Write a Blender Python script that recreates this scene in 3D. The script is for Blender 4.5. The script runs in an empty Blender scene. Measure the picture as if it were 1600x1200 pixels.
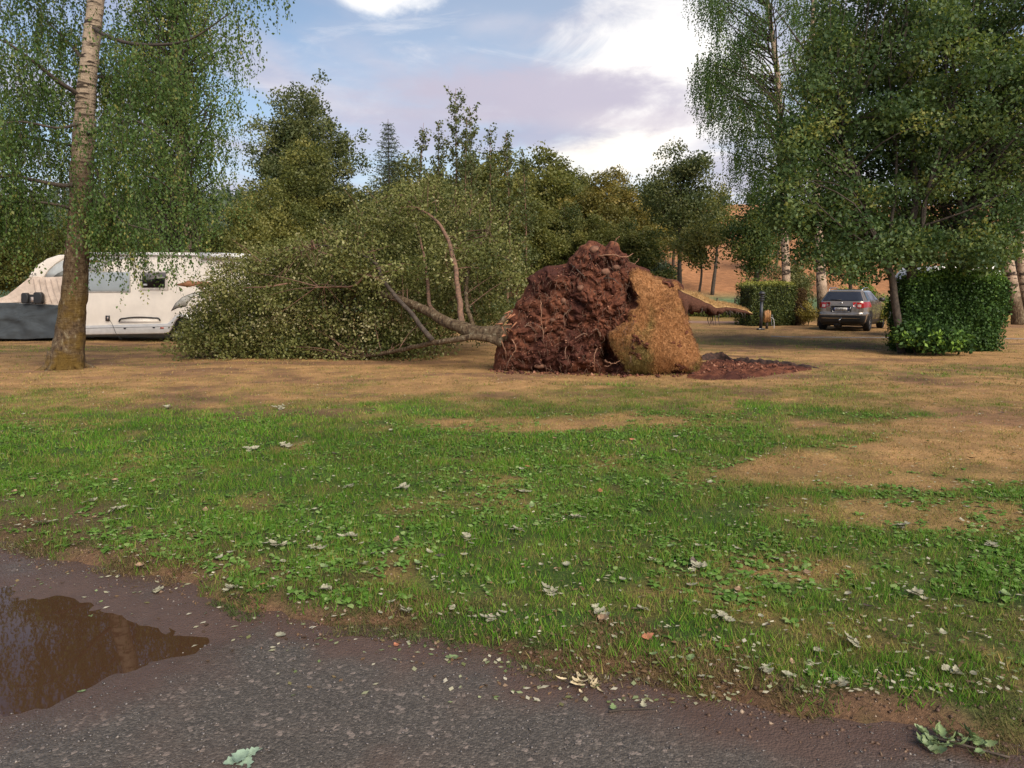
import bpy, bmesh, math, random
import numpy as np
from mathutils import Vector, Matrix, noise as mnoise

# ------------------------------------------------------------------ camera, sky, sun, exposure
scene = bpy.context.scene
COL = scene.collection
FPX, HZ, CAMH = 1200.0, 455.0, 1.6            # focal length and horizon row in photo pixels, eye height
PITCH = math.atan((600 - HZ) / FPX)
cam_d = bpy.data.cameras.new('camera'); cam = bpy.data.objects.new('camera', cam_d); COL.objects.link(cam)
cam_d.sensor_width = 36; cam_d.lens = FPX / 1600 * 36; cam_d.clip_start = 0.05; cam_d.clip_end = 3000
cam.location = (0, 0, CAMH); cam.rotation_euler = (math.pi / 2 - PITCH, 0, 0)
scene.camera = cam

SUN_EL, SUN_AZ = math.radians(38), math.radians(152)     # azimuth clockwise from +Y: behind the camera, to its right
world = bpy.data.worlds.new('World'); scene.world = world; world.use_nodes = True
nt = world.node_tree; nt.nodes.clear()
def N(tree, t, **kw):
    n = tree.nodes.new(t)
    for k, v in kw.items():
        if k.startswith('i_'):
            key = k[2:]; key = int(key) if key.isdigit() else key.replace('_', ' ')
            n.inputs[key].default_value = v
        else: setattr(n, k, v)
    return n
def L(tree, a, b): tree.links.new(a, b)
def math_n(tree, op, a, b=None, c=None):
    n = tree.nodes.new('ShaderNodeMath'); n.operation = op
    for i, v in enumerate((a, b, c)):
        if v is None: continue
        if isinstance(v, (int, float)): n.inputs[i].default_value = v
        else: L(tree, v, n.inputs[i])
    return n.outputs[0]
def mixc(tree, fac, a, b, bt='MIX'):
    n = tree.nodes.new('ShaderNodeMix'); n.data_type = 'RGBA'; n.blend_type = bt
    for key, v in ((0, fac), (6, a), (7, b)):
        if isinstance(v, (int, float)): n.inputs[key].default_value = v
        elif isinstance(v, tuple): n.inputs[key].default_value = (*v[:3], 1)
        else: L(tree, v, n.inputs[key])
    return n.outputs[2]
def smooth(tree, x, a, b):
    n = tree.nodes.new('ShaderNodeMapRange'); n.interpolation_type = 'SMOOTHSTEP'
    L(tree, x, n.inputs[0]); n.inputs[1].default_value = a; n.inputs[2].default_value = b
    return n.outputs[0]
def ray0(px, py):
    x, y = (px - 800) / FPX, -(py - 600) / FPX
    return (x, math.cos(PITCH) + y * math.sin(PITCH), -math.sin(PITCH) + y * math.cos(PITCH))
def build_sky():
    t = nt
    sky = N(t, 'ShaderNodeTexSky', sky_type='NISHITA', sun_disc=False, sun_elevation=SUN_EL,
            sun_rotation=SUN_AZ, altitude=300, air_density=1.0, dust_density=1.2, ozone_density=2.0)
    tc = N(t, 'ShaderNodeTexCoord'); sep = N(t, 'ShaderNodeSeparateXYZ'); L(t, tc.outputs['Generated'], sep.inputs[0])
    z = math_n(t, 'MAXIMUM', sep.outputs[2], 0.0)
    zz = math_n(t, 'ADD', z, 0.10)
    cmb = N(t, 'ShaderNodeCombineXYZ')
    L(t, math_n(t, 'DIVIDE', sep.outputs[0], zz), cmb.inputs[0]); L(t, math_n(t, 'DIVIDE', sep.outputs[1], zz), cmb.inputs[1])
    cmb.inputs[2].default_value = 3.7
    def cloud(scale, detail, rough, dist, off, sx=1.0, sy=1.0):
        m = N(t, 'ShaderNodeMapping'); L(t, cmb.outputs[0], m.inputs[0]); m.inputs[1].default_value = off
        m.inputs[3].default_value = (sx, sy, 1)
        n = N(t, 'ShaderNodeTexNoise', i_Scale=scale, i_Detail=detail, i_Roughness=rough, i_Distortion=dist)
        L(t, m.outputs[0], n.inputs[0]); return n.outputs[0]
    # pale blue of the clear parts
    base = mixc(t, 1.0, sky.outputs[0], (1.40, 1.36, 1.30), 'MULTIPLY')
    haze = math_n(t, 'POWER', math_n(t, 'SUBTRACT', 1.0, z), 6.0)
    base = mixc(t, math_n(t, 'MULTIPLY', haze, 0.80), base, (6.2, 6.9, 8.0))
    # lavender cloud bank low in the sky
    c1 = cloud(0.62, 6, 0.58, 0.4, (0.5, 0.9, 0), 1.0, 1.0)
    m1 = math_n(t, 'MULTIPLY', smooth(t, c1, 0.44, 0.60), smooth(t, z, 0.62, 0.16))
    c1b = cloud(2.3, 7, 0.62, 0.6, (2.0, 1.0, 4), 1.0, 1.0)
    lav = mixc(t, smooth(t, c1b, 0.35, 0.68), (5.0, 4.75, 6.0), (7.0, 6.5, 7.2))
    out = mixc(t, math_n(t, 'MULTIPLY', m1, 0.85), base, lav)
    # thin bright wisps
    c2 = cloud(1.5, 9, 0.66, 1.0, (7.2, 3.4, 1), 0.8, 1.5)
    m2 = smooth(t, c2, 0.54, 0.78)
    out = mixc(t, math_n(t, 'MULTIPLY', m2, 0.5), out, (9.4, 9.2, 9.4))
    # the bright gap in the clouds where the evening sun stands behind them
    d = Vector((0.172, 0.940, 0.262)).normalized()
    dp = N(t, 'ShaderNodeVectorMath', operation='DOT_PRODUCT'); L(t, tc.outputs['Generated'], dp.inputs[0]); dp.inputs[1].default_value = d
    glow = smooth(t, math_n(t, 'ADD', dp.outputs['Value'], math_n(t, 'MULTIPLY', math_n(t, 'SUBTRACT', c1b, 0.5), 0.020)), 0.9895, 0.9998)
    g2 = smooth(t, dp.outputs['Value'], 0.88, 1.0)
    def bank(px, py, wx, wz, amp):
        q = Vector(ray0(px, py)).normalized(); dv = N(t, 'ShaderNodeVectorMath', operation='SUBTRACT'); L(t, tc.outputs['Generated'], dv.inputs[0]); dv.inputs[1].default_value = q
        ml = N(t, 'ShaderNodeVectorMath', operation='MULTIPLY'); L(t, dv.outputs[0], ml.inputs[0]); ml.inputs[1].default_value = (1/wx, 1/wx, 1/wz)
        ln = N(t, 'ShaderNodeVectorMath', operation='LENGTH'); L(t, ml.outputs[0], ln.inputs[0])
        return smooth(t, math_n(t, 'ADD', ln.outputs['Value'], math_n(t, 'MULTIPLY', math_n(t, 'SUBTRACT', c3, 0.5), amp)), 1.35, 0.15)
    c3 = cloud(3.0, 8, 0.62, 0.3, (1.3, 5.1, 2), 1.0, 0.6)
    out = mixc(t, math_n(t, 'MULTIPLY', g2, 0.18), out, (9.5, 9.0, 9.0))
    out = mixc(t, math_n(t, 'MULTIPLY', glow, 0.95), out, (11.5, 11.1, 10.6))
    out = mixc(t, math_n(t, 'MULTIPLY', bank(950, 240, .10, .036, 1.8), 0.95), out, (11.8, 10.9, 9.6))
    for px, py, wx, wz, f, c in ((820, 160, .17, .042, .92, (5.6, 5.2, 6.3)), (905, 140, .09, .022, .85, (5.8, 5.4, 6.5)), (770, 212, .13, .014, .85, (4.6, 4.9, 6.4)), (560, 215, .16, .02, .6, (5.8, 5.6, 6.9)), (1010, 190, .10, .012, .6, (6.6, 6.0, 6.8)), (760, 40, .05, .012, .5, (6.0, 6.2, 7.3))):
        out = mixc(t, math_n(t, 'MULTIPLY', bank(px, py, wx * 1.15, wz * 1.2, 2.6), f), out, c)
    out = mixc(t, math_n(t, 'MULTIPLY', bank(620, -4, .055, .016, 4.5), .9), out, (11, 10.8, 10.6))
    bg = N(t, 'ShaderNodeBackground', i_Strength=0.067); L(t, out, bg.inputs[0])
    o = N(t, 'ShaderNodeOutputWorld'); L(t, bg.outputs[0], o.inputs[0])
build_sky()
sun_d = bpy.data.lights.new('sun', 'SUN'); sun = bpy.data.objects.new('sun', sun_d); COL.objects.link(sun)
sun_d.energy = 3.5; sun_d.angle = math.radians(50); sun_d.color = (1.0, 0.90, 0.77)
sd = Vector((math.sin(SUN_AZ) * math.cos(SUN_EL), math.cos(SUN_AZ) * math.cos(SUN_EL), math.sin(SUN_EL)))
sun.rotation_euler = sd.to_track_quat('Z', 'Y').to_euler(); sun.location = sd * 60
scene.view_settings.view_transform = 'Standard'; scene.view_settings.look = 'None'
scene.view_settings.gamma = 1; scene.view_settings.exposure = 0.68; scene.view_settings.use_curve_mapping = False
scene.render.engine = 'CYCLES'
scene.cycles.max_bounces = 6; scene.cycles.diffuse_bounces = 3; scene.cycles.glossy_bounces = 3
scene.cycles.transmission_bounces = 4; scene.cycles.transparent_max_bounces = 8; scene.cycles.sample_clamp_indirect = 4
scene.cycles.use_denoising = True

# ------------------------------------------------------------------ pixels to positions
CP, SP = math.cos(PITCH), math.sin(PITCH)
def ray(px, py):
    x, y = (px - 800) / FPX, -(py - 600) / FPX
    return np.array([x, CP + y * SP, -SP + y * CP])
def P(px, py, Y):
    d = ray(px, py); return np.array([0, 0, CAMH]) + d * (Y / d[1])
def G(px, py, z=0.0):
    d = ray(px, py); return np.array([0, 0, CAMH]) + d * ((z - CAMH) / d[2])

# ------------------------------------------------------------------ mesh helpers
ORG = {}
def tag(o, label=None, cat=None, group=None, kind=None):
    if label: o['label'] = label
    if cat: o['category'] = cat
    if group: o['group'] = group
    if kind: o['kind'] = kind
    return o
def thing(name, loc, label, cat, group=None, rotz=0.0):
    o = bpy.data.objects.new(name, None); COL.objects.link(o); o.empty_display_size = 0.2
    o.location = loc; o.rotation_euler = (0, 0, rotz); ORG[o.name] = np.array(loc, float)
    return tag(o, label, cat, group)
def mk(name, V, faces, mat, parent=None, smooth=False, attr=None, local=False, col=None):
    V = np.asarray(V, float).reshape(-1, 3)
    if parent is not None and not local: V = V - ORG[parent.name]
    if not isinstance(faces, list) or isinstance(faces[0], tuple): faces = [faces]
    faces = [np.asarray(f, np.int32) for f in faces if len(f)]
    loops = np.concatenate([f.ravel() for f in faces])
    tot = np.concatenate([np.full(len(f), f.shape[1], np.int32) for f in faces])
    me = bpy.data.meshes.new(name)
    me.vertices.add(len(V)); me.vertices.foreach_set('co', V.astype(np.float32).ravel())
    me.loops.add(len(loops)); me.loops.foreach_set('vertex_index', loops)
    me.polygons.add(len(tot)); me.polygons.foreach_set('loop_start', (np.cumsum(tot) - tot).astype(np.int32))
    if smooth: me.polygons.foreach_set('use_smooth', np.ones(len(tot), bool))
    me.update(calc_edges=True)
    if attr is not None:
        a = me.attributes.new('t', 'FLOAT', 'POINT'); a.data.foreach_set('value', np.asarray(attr, np.float32))
    if col is not None:
        a = me.attributes.new('col', 'FLOAT_COLOR', 'POINT')
        c = np.ones((len(V), 4), np.float32); c[:, :3] = col; a.data.foreach_set('color', c.ravel())
    if mat: me.materials.append(mat)
    return link(name, me, parent)
def link(name, me, parent=None):
    o = bpy.data.objects.new(name, me); COL.objects.link(o)
    if parent is not None:
        o.parent = parent; ORG[o.name] = ORG[parent.name]
    else: ORG[o.name] = np.zeros(3)
    return o
def copy_tree(o, parent=None):
    c = o.copy(); COL.objects.link(c); c.parent = parent
    for ch in list(o.children): copy_tree(ch, c)
    return c
class MB:
    """collects pieces of one part"""
    def __init__(s): s.v = []; s.f = {3: [], 4: []}; s.n = 0; s.t = []
    def add(s, V, *faces, t=0.5):
        V = np.asarray(V, float).reshape(-1, 3)
        for f in faces:
            f = np.asarray(f, np.int32)
            if len(f): s.f[f.shape[1]].append(f + s.n)
        s.v.append(V); s.n += len(V)
        s.t.append(np.full(len(V), t) if np.isscalar(t) else np.asarray(t)); return s
    def box(s, lo, hi, R=None):
        (a, b, c), (d, e, f) = lo, hi
        V = np.array([(a,b,c),(d,b,c),(d,e,c),(a,e,c),(a,b,f),(d,b,f),(d,e,f),(a,e,f)], float)
        if R is not None: V = R(V)
        return s.add(V, [(0,3,2,1),(4,5,6,7),(0,1,5,4),(1,2,6,5),(2,3,7,6),(3,0,4,7)])
    def tube(s, pts, r, k=6, cap=True, t=0.5, rough=0.0, rg=None):
        V, Q, T = tube(pts, r, k, cap, rough, rg); return s.add(V, Q, *( [T] if len(T) else []), t=t)
    def build(s, name, mat, parent=None, smooth=False, **kw):
        fs = [np.concatenate(x) for x in s.f.values() if x]
        return mk(name, np.concatenate(s.v), fs, mat, parent, smooth, attr=np.concatenate(s.t), **kw)
def tube(pts, r, k=6, cap=True, rough=0.0, rg=None):
    pts = np.asarray(pts, float); n = len(pts); r = np.broadcast_to(np.asarray(r, float), (n,))
    tg = np.gradient(pts, axis=0); tg /= np.linalg.norm(tg, axis=1, keepdims=True) + 1e-9
    m = tg.mean(0); ref = np.array([0, 0, 1.0]) if abs(m[2]) < 0.8 * np.linalg.norm(m) + 1e-9 else np.array([1.0, 0, 0])
    B = np.cross(tg, ref); B /= np.linalg.norm(B, axis=1, keepdims=True) + 1e-9; Nn = np.cross(B, tg)
    a = np.linspace(0, 2 * np.pi, k, endpoint=False)
    rr = r[:, None] * np.ones(k)
    if rough: rr = rr * (1 + rough * rg.standard_normal((n, k)))
    V = pts[:, None] + rr[..., None] * (np.cos(a)[None, :, None] * B[:, None] + np.sin(a)[None, :, None] * Nn[:, None])
    i = np.arange(n - 1)[:, None] * k; j = np.arange(k)[None]; j2 = (j + 1) % k
    Q = np.stack([i + j, i + j2, i + k + j2, i + k + j], -1).reshape(-1, 4)
    V = V.reshape(-1, 3); T = np.zeros((0, 3), int)
    if cap:
        V = np.vstack([V, pts[:1], pts[-1:]]); jj = np.arange(k); e = (n - 1) * k
        T = np.vstack([np.stack([np.full(k, n * k), (jj + 1) % k, jj], 1), np.stack([np.full(k, n * k + 1), e + jj, e + (jj + 1) % k], 1)])
    return V, Q, T
def spline(pts, n):
    """smooth curve through points (rows may hold extra columns such as a radius)"""
    p = np.asarray(pts, float); m = len(p)
    d = np.r_[0, np.cumsum(np.linalg.norm(np.diff(p[:, :3], axis=0), axis=1) + 1e-6)]
    x = np.linspace(0, d[-1], n); tg = np.gradient(p, d, axis=0)
    i = np.clip(np.searchsorted(d, x) - 1, 0, m - 2); h = (d[i + 1] - d[i])[:, None]; u = ((x - d[i])[:, None]) / h
    return (2*u**3-3*u**2+1)*p[i] + (u**3-2*u**2+u)*h*tg[i] + (-2*u**3+3*u**2)*p[i+1] + (u**3-u**2)*h*tg[i+1]
def fbm(x, y, z=0.0, oct=4, s=1.0):
    v, a, tot = np.zeros(np.broadcast(x, y, z).shape), 1.0, 0.0
    for o in range(oct):
        v += a * vnoise(x * s + 17.3 * o, y * s - 9.1 * o, z * s + 3.3 * o); tot += a; a *= 0.55; s *= 2.03
    return v / tot
_pg = np.random.default_rng(99); PERM = _pg.permutation(4096); VAL = _pg.uniform(-1, 1, 4096)
def vnoise(x, y, z=0.0):
    x, y, z = np.broadcast_arrays(np.asarray(x, float), np.asarray(y, float), np.asarray(z, float))
    xi, yi, zi = np.floor(x).astype(int), np.floor(y).astype(int), np.floor(z).astype(int)
    u, v, w = x - xi, y - yi, z - zi
    u, v, w = u*u*(3-2*u), v*v*(3-2*v), w*w*(3-2*w)
    h = lambda a, b, c: VAL[PERM[(PERM[(PERM[a & 4095] + b) & 4095] + c) & 4095]]
    r = 0
    for dx, fu in ((0, 1-u), (1, u)):
        for dy, fv in ((0, 1-v), (1, v)):
            for dz, fw in ((0, 1-w), (1, w)): r = r + h(xi+dx, yi+dy, zi+dz) * fu * fv * fw
    return r
def sstep(x, a, b):
    u = np.clip((np.asarray(x, float) - a) / (b - a), 0, 1); return u * u * (3 - 2 * u)

# ------------------------------------------------------------------ materials
def new_mat(name):
    m = bpy.data.materials.new(name); m.use_nodes = True; m.node_tree.nodes.clear()
    o = m.node_tree.nodes.new('ShaderNodeOutputMaterial'); return m, m.node_tree, o
def ramp(t, fac, stops):
    n = t.nodes.new('ShaderNodeValToRGB'); e = n.color_ramp.elements
    while len(e) < len(stops): e.new(0.5)
    for el, (p, c) in zip(e, stops): el.position = p; el.color = (*c, 1)
    L(t, fac, n.inputs[0]); return n.outputs[0]
def plain(name, col, rough=0.6, metal=0.0, var=0.15, scale=6.0, bump=0.0, bscale=40.0, spec=0.5, coat=0.0, col2=None):
    m, t, o = new_mat(name); b = N(t, 'ShaderNodeBsdfPrincipled', i_Roughness=rough, i_Metallic=metal)
    b.inputs['Specular IOR Level'].default_value = spec; b.inputs['Coat Weight'].default_value = coat
    tc = N(t, 'ShaderNodeTexCoord'); n = N(t, 'ShaderNodeTexNoise', i_Scale=scale, i_Detail=5.0, i_Roughness=0.6)
    L(t, tc.outputs['Object'], n.inputs[0])
    c2 = col2 or tuple(c * (1 - 2.2 * var) for c in col)
    L(t, mixc(t, smooth(t, n.outputs[0], 0.35, 0.7), c2, tuple(min(1, c * (1 + var * 0.4)) for c in col)), b.inputs['Base Color'])
    if bump:
        n2 = N(t, 'ShaderNodeTexNoise', i_Scale=bscale, i_Detail=4.0); L(t, tc.outputs['Object'], n2.inputs[0])
        bp = N(t, 'ShaderNodeBump', i_Strength=bump, i_Distance=0.02); L(t, n2.outputs[0], bp.inputs['Height']); L(t, bp.outputs[0], b.inputs['Normal'])
    L(t, b.outputs[0], o.inputs[0]); return m
def leaf_mat(name, stops, trans=0.42, gloss=0.02, rough=0.55):
    """leaf colour from the per-leaf attribute t; light passes through the blade"""
    m, t, o = new_mat(name)
    a = N(t, 'ShaderNodeAttribute', attribute_name='t'); c = ramp(t, a.outputs['Fac'], stops)
    d = N(t, 'ShaderNodeBsdfDiffuse'); L(t, c, d.inputs[0])
    tr = N(t, 'ShaderNodeBsdfTranslucent'); L(t, mixc(t, 1.0, c, (1.15, 1.1, 0.6), 'MULTIPLY'), tr.inputs[0])
    g = N(t, 'ShaderNodeBsdfGlossy', i_Roughness=rough)
    m1 = N(t, 'ShaderNodeMixShader', i_0=trans); L(t, d.outputs[0], m1.inputs[1]); L(t, tr.outputs[0], m1.inputs[2])
    m2 = N(t, 'ShaderNodeMixShader', i_0=gloss); L(t, m1.outputs[0], m2.inputs[1]); L(t, g.outputs[0], m2.inputs[2])
    L(t, m2.outputs[0], o.inputs[0]); return m
def col_mat(name, rough=0.9, trans=0.0, fine=0.35, scale=60.0, bump=0.0, broad=False):
    """colour carried by the geometry (attribute col) with fine grain"""
    m, t, o = new_mat(name); a = N(t, 'ShaderNodeAttribute', attribute_name='col')
    tc = N(t, 'ShaderNodeTexCoord'); n = N(t, 'ShaderNodeTexNoise', i_Scale=scale, i_Detail=6.0, i_Roughness=0.7); L(t, tc.outputs['Object'], n.inputs[0])
    f = N(t, 'ShaderNodeMapRange', i_1=0.3, i_2=0.7, i_3=1 - fine, i_4=1 + fine); L(t, n.outputs[0], f.inputs[0])
    fo = f.outputs[0]
    if broad:
        nb = N(t, 'ShaderNodeTexNoise', i_Scale=1.7, i_Detail=8.0, i_Roughness=0.68); L(t, tc.outputs['Object'], nb.inputs[0])
        fb = N(t, 'ShaderNodeMapRange', i_1=0.32, i_2=0.68, i_3=0.62, i_4=1.32); L(t, nb.outputs[0], fb.inputs[0]); fo = math_n(t, 'MULTIPLY', fo, fb.outputs[0])
    c = N(t, 'ShaderNodeVectorMath', operation='SCALE'); L(t, a.outputs['Color'], c.inputs[0]); L(t, fo, c.inputs['Scale'])
    b = N(t, 'ShaderNodeBsdfPrincipled', i_Roughness=rough); b.inputs['Specular IOR Level'].default_value = 0.25
    L(t, c.outputs[0], b.inputs['Base Color'])
    if bump:
        bp = N(t, 'ShaderNodeBump', i_Strength=bump, i_Distance=0.03); L(t, n.outputs[0], bp.inputs['Height']); L(t, bp.outputs[0], b.inputs['Normal'])
    if trans:
        tr = N(t, 'ShaderNodeBsdfTranslucent'); L(t, c.outputs[0], tr.inputs[0])
        mx = N(t, 'ShaderNodeMixShader', i_0=trans); L(t, b.outputs[0], mx.inputs[1]); L(t, tr.outputs[0], mx.inputs[2]); L(t, mx.outputs[0], o.inputs[0])
    else: L(t, b.outputs[0], o.inputs[0])
    return m
def birch_mat(name, moss_top=3.2, white=(0.52, 0.40, 0.30), moss=0.0, z0=0.0, bs=(2.2, 2.2, 14.0), cut=0.54):
    """white birch bark with dark bands, rough and mossy towards the foot"""
    m, t, o = new_mat(name); tc = N(t, 'ShaderNodeTexCoord'); ob = tc.outputs['Object']
    sep = N(t, 'ShaderNodeSeparateXYZ'); L(t, ob, sep.inputs[0])
    mp = N(t, 'ShaderNodeMapping'); mp.inputs[3].default_value = bs; L(t, ob, mp.inputs[0])
    band = N(t, 'ShaderNodeTexNoise', i_Scale=1.0, i_Detail=5.0, i_Roughness=0.65, i_Distortion=0.5); L(t, mp.outputs[0], band.inputs[0])
    big = N(t, 'ShaderNodeTexNoise', i_Scale=2.3, i_Detail=4.0); L(t, ob, big.inputs[0])
    mp2 = N(t, 'ShaderNodeMapping'); mp2.inputs[3].default_value = (9, 9, 4.0); L(t, ob, mp2.inputs[0])
    rough_n = N(t, 'ShaderNodeTexNoise', i_Scale=1.6, i_Detail=6.0, i_Roughness=0.72); L(t, mp2.outputs[0], rough_n.inputs[0])
    w = mixc(t, big.outputs[0], white, tuple(c * 0.62 for c in white))
    dark = (0.045, 0.032, 0.024)
    c = mixc(t, smooth(t, band.outputs[0], cut, cut + 0.07), w, dark)
    h = math_n(t, 'ADD', sep.outputs[2], math_n(t, 'MULTIPLY', math_n(t, 'SUBTRACT', big.outputs[0], 0.5), 3.0))
    low = smooth(t, h, z0 + moss_top, z0 + moss_top * 0.45)
    rc = ramp(t, rough_n.outputs[0], [(0.34, (0.025, 0.017, 0.012)), (0.47, (0.10, 0.064, 0.036)), (0.58, (0.15, 0.11, 0.065)), (0.70, (0.34, 0.30, 0.21))])
    if moss:
        mo = N(t, 'ShaderNodeTexNoise', i_Scale=1.9, i_Detail=5.0, i_Roughness=0.6); L(t, ob, mo.inputs[0])
        mm = math_n(t, 'MULTIPLY', smooth(t, mo.outputs[0], 0.40, 0.60), smooth(t, sep.outputs[2], z0 + 2.3, z0 + 1.0))
        rc = mixc(t, math_n(t, 'MULTIPLY', mm, moss), rc, mixc(t, rough_n.outputs[0], (0.065, 0.036, 0.009), (0.17, 0.105, 0.02)))
    c = mixc(t, low, c, rc)
    b = N(t, 'ShaderNodeBsdfPrincipled', i_Roughness=0.85); b.inputs['Specular IOR Level'].default_value = 0.25; L(t, c, b.inputs['Base Color'])
    bp = N(t, 'ShaderNodeBump', i_Strength=1.0, i_Distance=0.06)
    L(t, math_n(t, 'ADD', rough_n.outputs[0], band.outputs[0]), bp.inputs['Height']); L(t, bp.outputs[0], b.inputs['Normal'])
    L(t, b.outputs[0], o.inputs[0]); return m
def glass(name, col=(0.02, 0.024, 0.028), rough=0.06):
    return plain(name, col, rough=rough, var=0.05, spec=0.9)
M = {}
M['ground'] = col_mat('ground_soil_and_turf', 0.95, 0, 0.45, 45.0, 0.9, broad=True)
M['grass'] = col_mat('grass_blades', 0.75, 0.35, 0.12, 3.0)
M['weed'] = leaf_mat('weed_leaves', [(0, (0.055, 0.125, 0.012)), (0.6, (0.12, 0.235, 0.032)), (1, (0.27, 0.35, 0.12))], 0.25, 0.04)
M['birch'] = leaf_mat('birch_leaves', [(0, (0.040, 0.085, 0.018)), (0.5, (0.090, 0.155, 0.036)), (0.85, (0.16, 0.20, 0.05)), (1, (0.28, 0.26, 0.07))])
M['birch_far'] = leaf_mat('birch_leaves_far', [(0, (0.055, 0.08, 0.03)), (0.5, (0.12, 0.145, 0.055)), (1, (0.22, 0.22, 0.085))])
M['fallen'] = leaf_mat('wilting_birch_leaves', [(0, (0.035, 0.048, 0.012)), (0.45, (0.125, 0.138, 0.036)), (0.8, (0.225, 0.22, 0.075)), (1, (0.38, 0.35, 0.19))], 0.25, 0.02)
M['willow'] = leaf_mat('round_dark_leaves', [(0, (0.038, 0.075, 0.024)), (0.5, (0.095, 0.150, 0.050)), (0.85, (0.17, 0.215, 0.06)), (1, (0.27, 0.27, 0.07))])
M['olive'] = leaf_mat('olive_leaves', [(0, (0.06, 0.074, 0.018)), (0.5, (0.15, 0.162, 0.042)), (1, (0.27, 0.25, 0.07))])
M['wood'] = leaf_mat('wood_leaves', [(0, (0.055, 0.075, 0.022)), (0.5, (0.155, 0.17, 0.052)), (1, (0.27, 0.245, 0.075))])
M['gold'] = leaf_mat('yellowing_leaves', [(0, (0.085, 0.085, 0.022)), (0.5, (0.19, 0.168, 0.045)), (1, (0.31, 0.24, 0.065))])
M['spruce'] = leaf_mat('spruce_needles', [(0, (0.035, 0.055, 0.033)), (1, (0.11, 0.14, 0.085))], 0.1)
M['hedge'] = leaf_mat('hedge_leaves', [(0, (0.018, 0.042, 0.012)), (0.5, (0.05, 0.10, 0.024)), (0.85, (0.10, 0.18, 0.036)), (1, (0.20, 0.32, 0.05))], 0.2, 0.015, 0.5)
M['hedge2'] = leaf_mat('pale_hedge_leaves', [(0, (0.03, 0.05, 0.014)), (0.5, (0.085, 0.11, 0.028)), (1, (0.30, 0.30, 0.06))], 0.2, 0.025)
M['russet'] = leaf_mat('russet_leaves', [(0, (0.05, 0.03, 0.015)), (0.5, (0.12, 0.07, 0.03)), (1, (0.20, 0.15, 0.04))], 0.2)
M['yellow_shrub'] = leaf_mat('yellow_shrub_leaves', [(0, (0.08, 0.07, 0.015)), (0.5, (0.20, 0.16, 0.03)), (1, (0.32, 0.24, 0.05))], 0.25)
M['bark'] = plain('dark_bark', (0.075, 0.055, 0.04), 0.9, var=0.25, scale=12, bump=0.7, bscale=30)
M['red_bark'] = plain('reddish_bark', (0.20, 0.105, 0.065), 0.85, var=0.3, scale=18, bump=0.5, bscale=40, col2=(0.09, 0.055, 0.035))
M['birch_bark'] = birch_mat('birch_bark', 6.5, (0.50, 0.38, 0.27), moss=1.0, cut=.52)
M['birch_bark_far'] = birch_mat('birch_bark_pale', 2.4, (0.56, 0.41, 0.29), bs=(2.6, 2.6, 6.0), cut=0.51)
M['birch_fallen'] = birch_mat('birch_bark_fallen', -5.0, (0.50, 0.40, 0.31))
M['hedge_core'] = plain('hedge_dark_core', (0.02, 0.022, 0.010), 0.95)
M['crown_core'] = M['hedge_core']

# ------------------------------------------------------------------ leaves and trees
def leaves(Pt, size, rg, axis=None, spread=1.0, width=0.62, up=0.0, fold=0.12):
    """one small folded blade per point"""
    n = len(Pt); a = rg.standard_normal((n, 3)) * spread
    if axis is not None: a += axis
    a /= np.linalg.norm(a, axis=1, keepdims=True) + 1e-9
    q = rg.standard_normal((n, 3)); q[:, 2] += up
    b = np.cross(a, q); b /= np.linalg.norm(b, axis=1, keepdims=True) + 1e-9; c = np.cross(a, b)
    s = size * rg.uniform(0.65, 1.3, n)[:, None]; w = s * width * 0.5
    V = np.stack([Pt, Pt + 0.45 * s * a + w * b + fold * s * c, Pt + s * a, Pt + 0.45 * s * a - w * b + fold * s * c], 1).reshape(-1, 3)
    return V, np.arange(n * 4).reshape(-1, 4)
def ball(n, rg):
    d = rg.standard_normal((n, 3)); d /= np.linalg.norm(d, axis=1, keepdims=True); return d * rg.uniform(0, 1, (n, 1)) ** (1 / 2.4)
def crown_points(c, rad, n, rg, shell=0.45, lobe=0.4, seed=0.0, low=None):
    """cluster centres through an uneven ellipsoid"""
    d = rg.standard_normal((n, 3)); d /= np.linalg.norm(d, axis=1, keepdims=True)
    r = rg.uniform(shell, 1.0, n) ** 0.8 * (1 - lobe * 0.5 + lobe * vnoise(d[:, 0]*2.1+seed, d[:, 1]*2.1, d[:, 2]*2.1+seed))
    p = np.asarray(c) + d * r[:, None] * np.asarray(rad)
    if low is not None: p = p[p[:, 2] > low]
    return p
def clump_leaves(cl, rc, per, size, rg, flat=0.65, droop=0.0, up=0.6, tint=0.5, tvar=0.22):
    """leaf clumps: cl centres, rc radii"""
    n = len(cl); rc = np.broadcast_to(rc, (n,)); cnt = np.maximum(8, (per * (rc / rc.mean()) ** 2).astype(int))
    idx = np.repeat(np.arange(n), cnt); o = ball(len(idx), rg); o[:, 2] *= flat
    Pt = cl[idx] + o * rc[idx][:, None]
    Pt[:, 2] -= droop * (o[:, 0] ** 2 + o[:, 1] ** 2) * rc[idx]
    ct = np.clip(rg.normal(tint, tvar, n), 0, 1)
    V, F = leaves(Pt, size, rg, up=up)
    t = np.clip(ct[idx] + rg.normal(0, 0.16, len(idx)), 0, 1)
    return V, F, np.repeat(t, 4)
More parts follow.
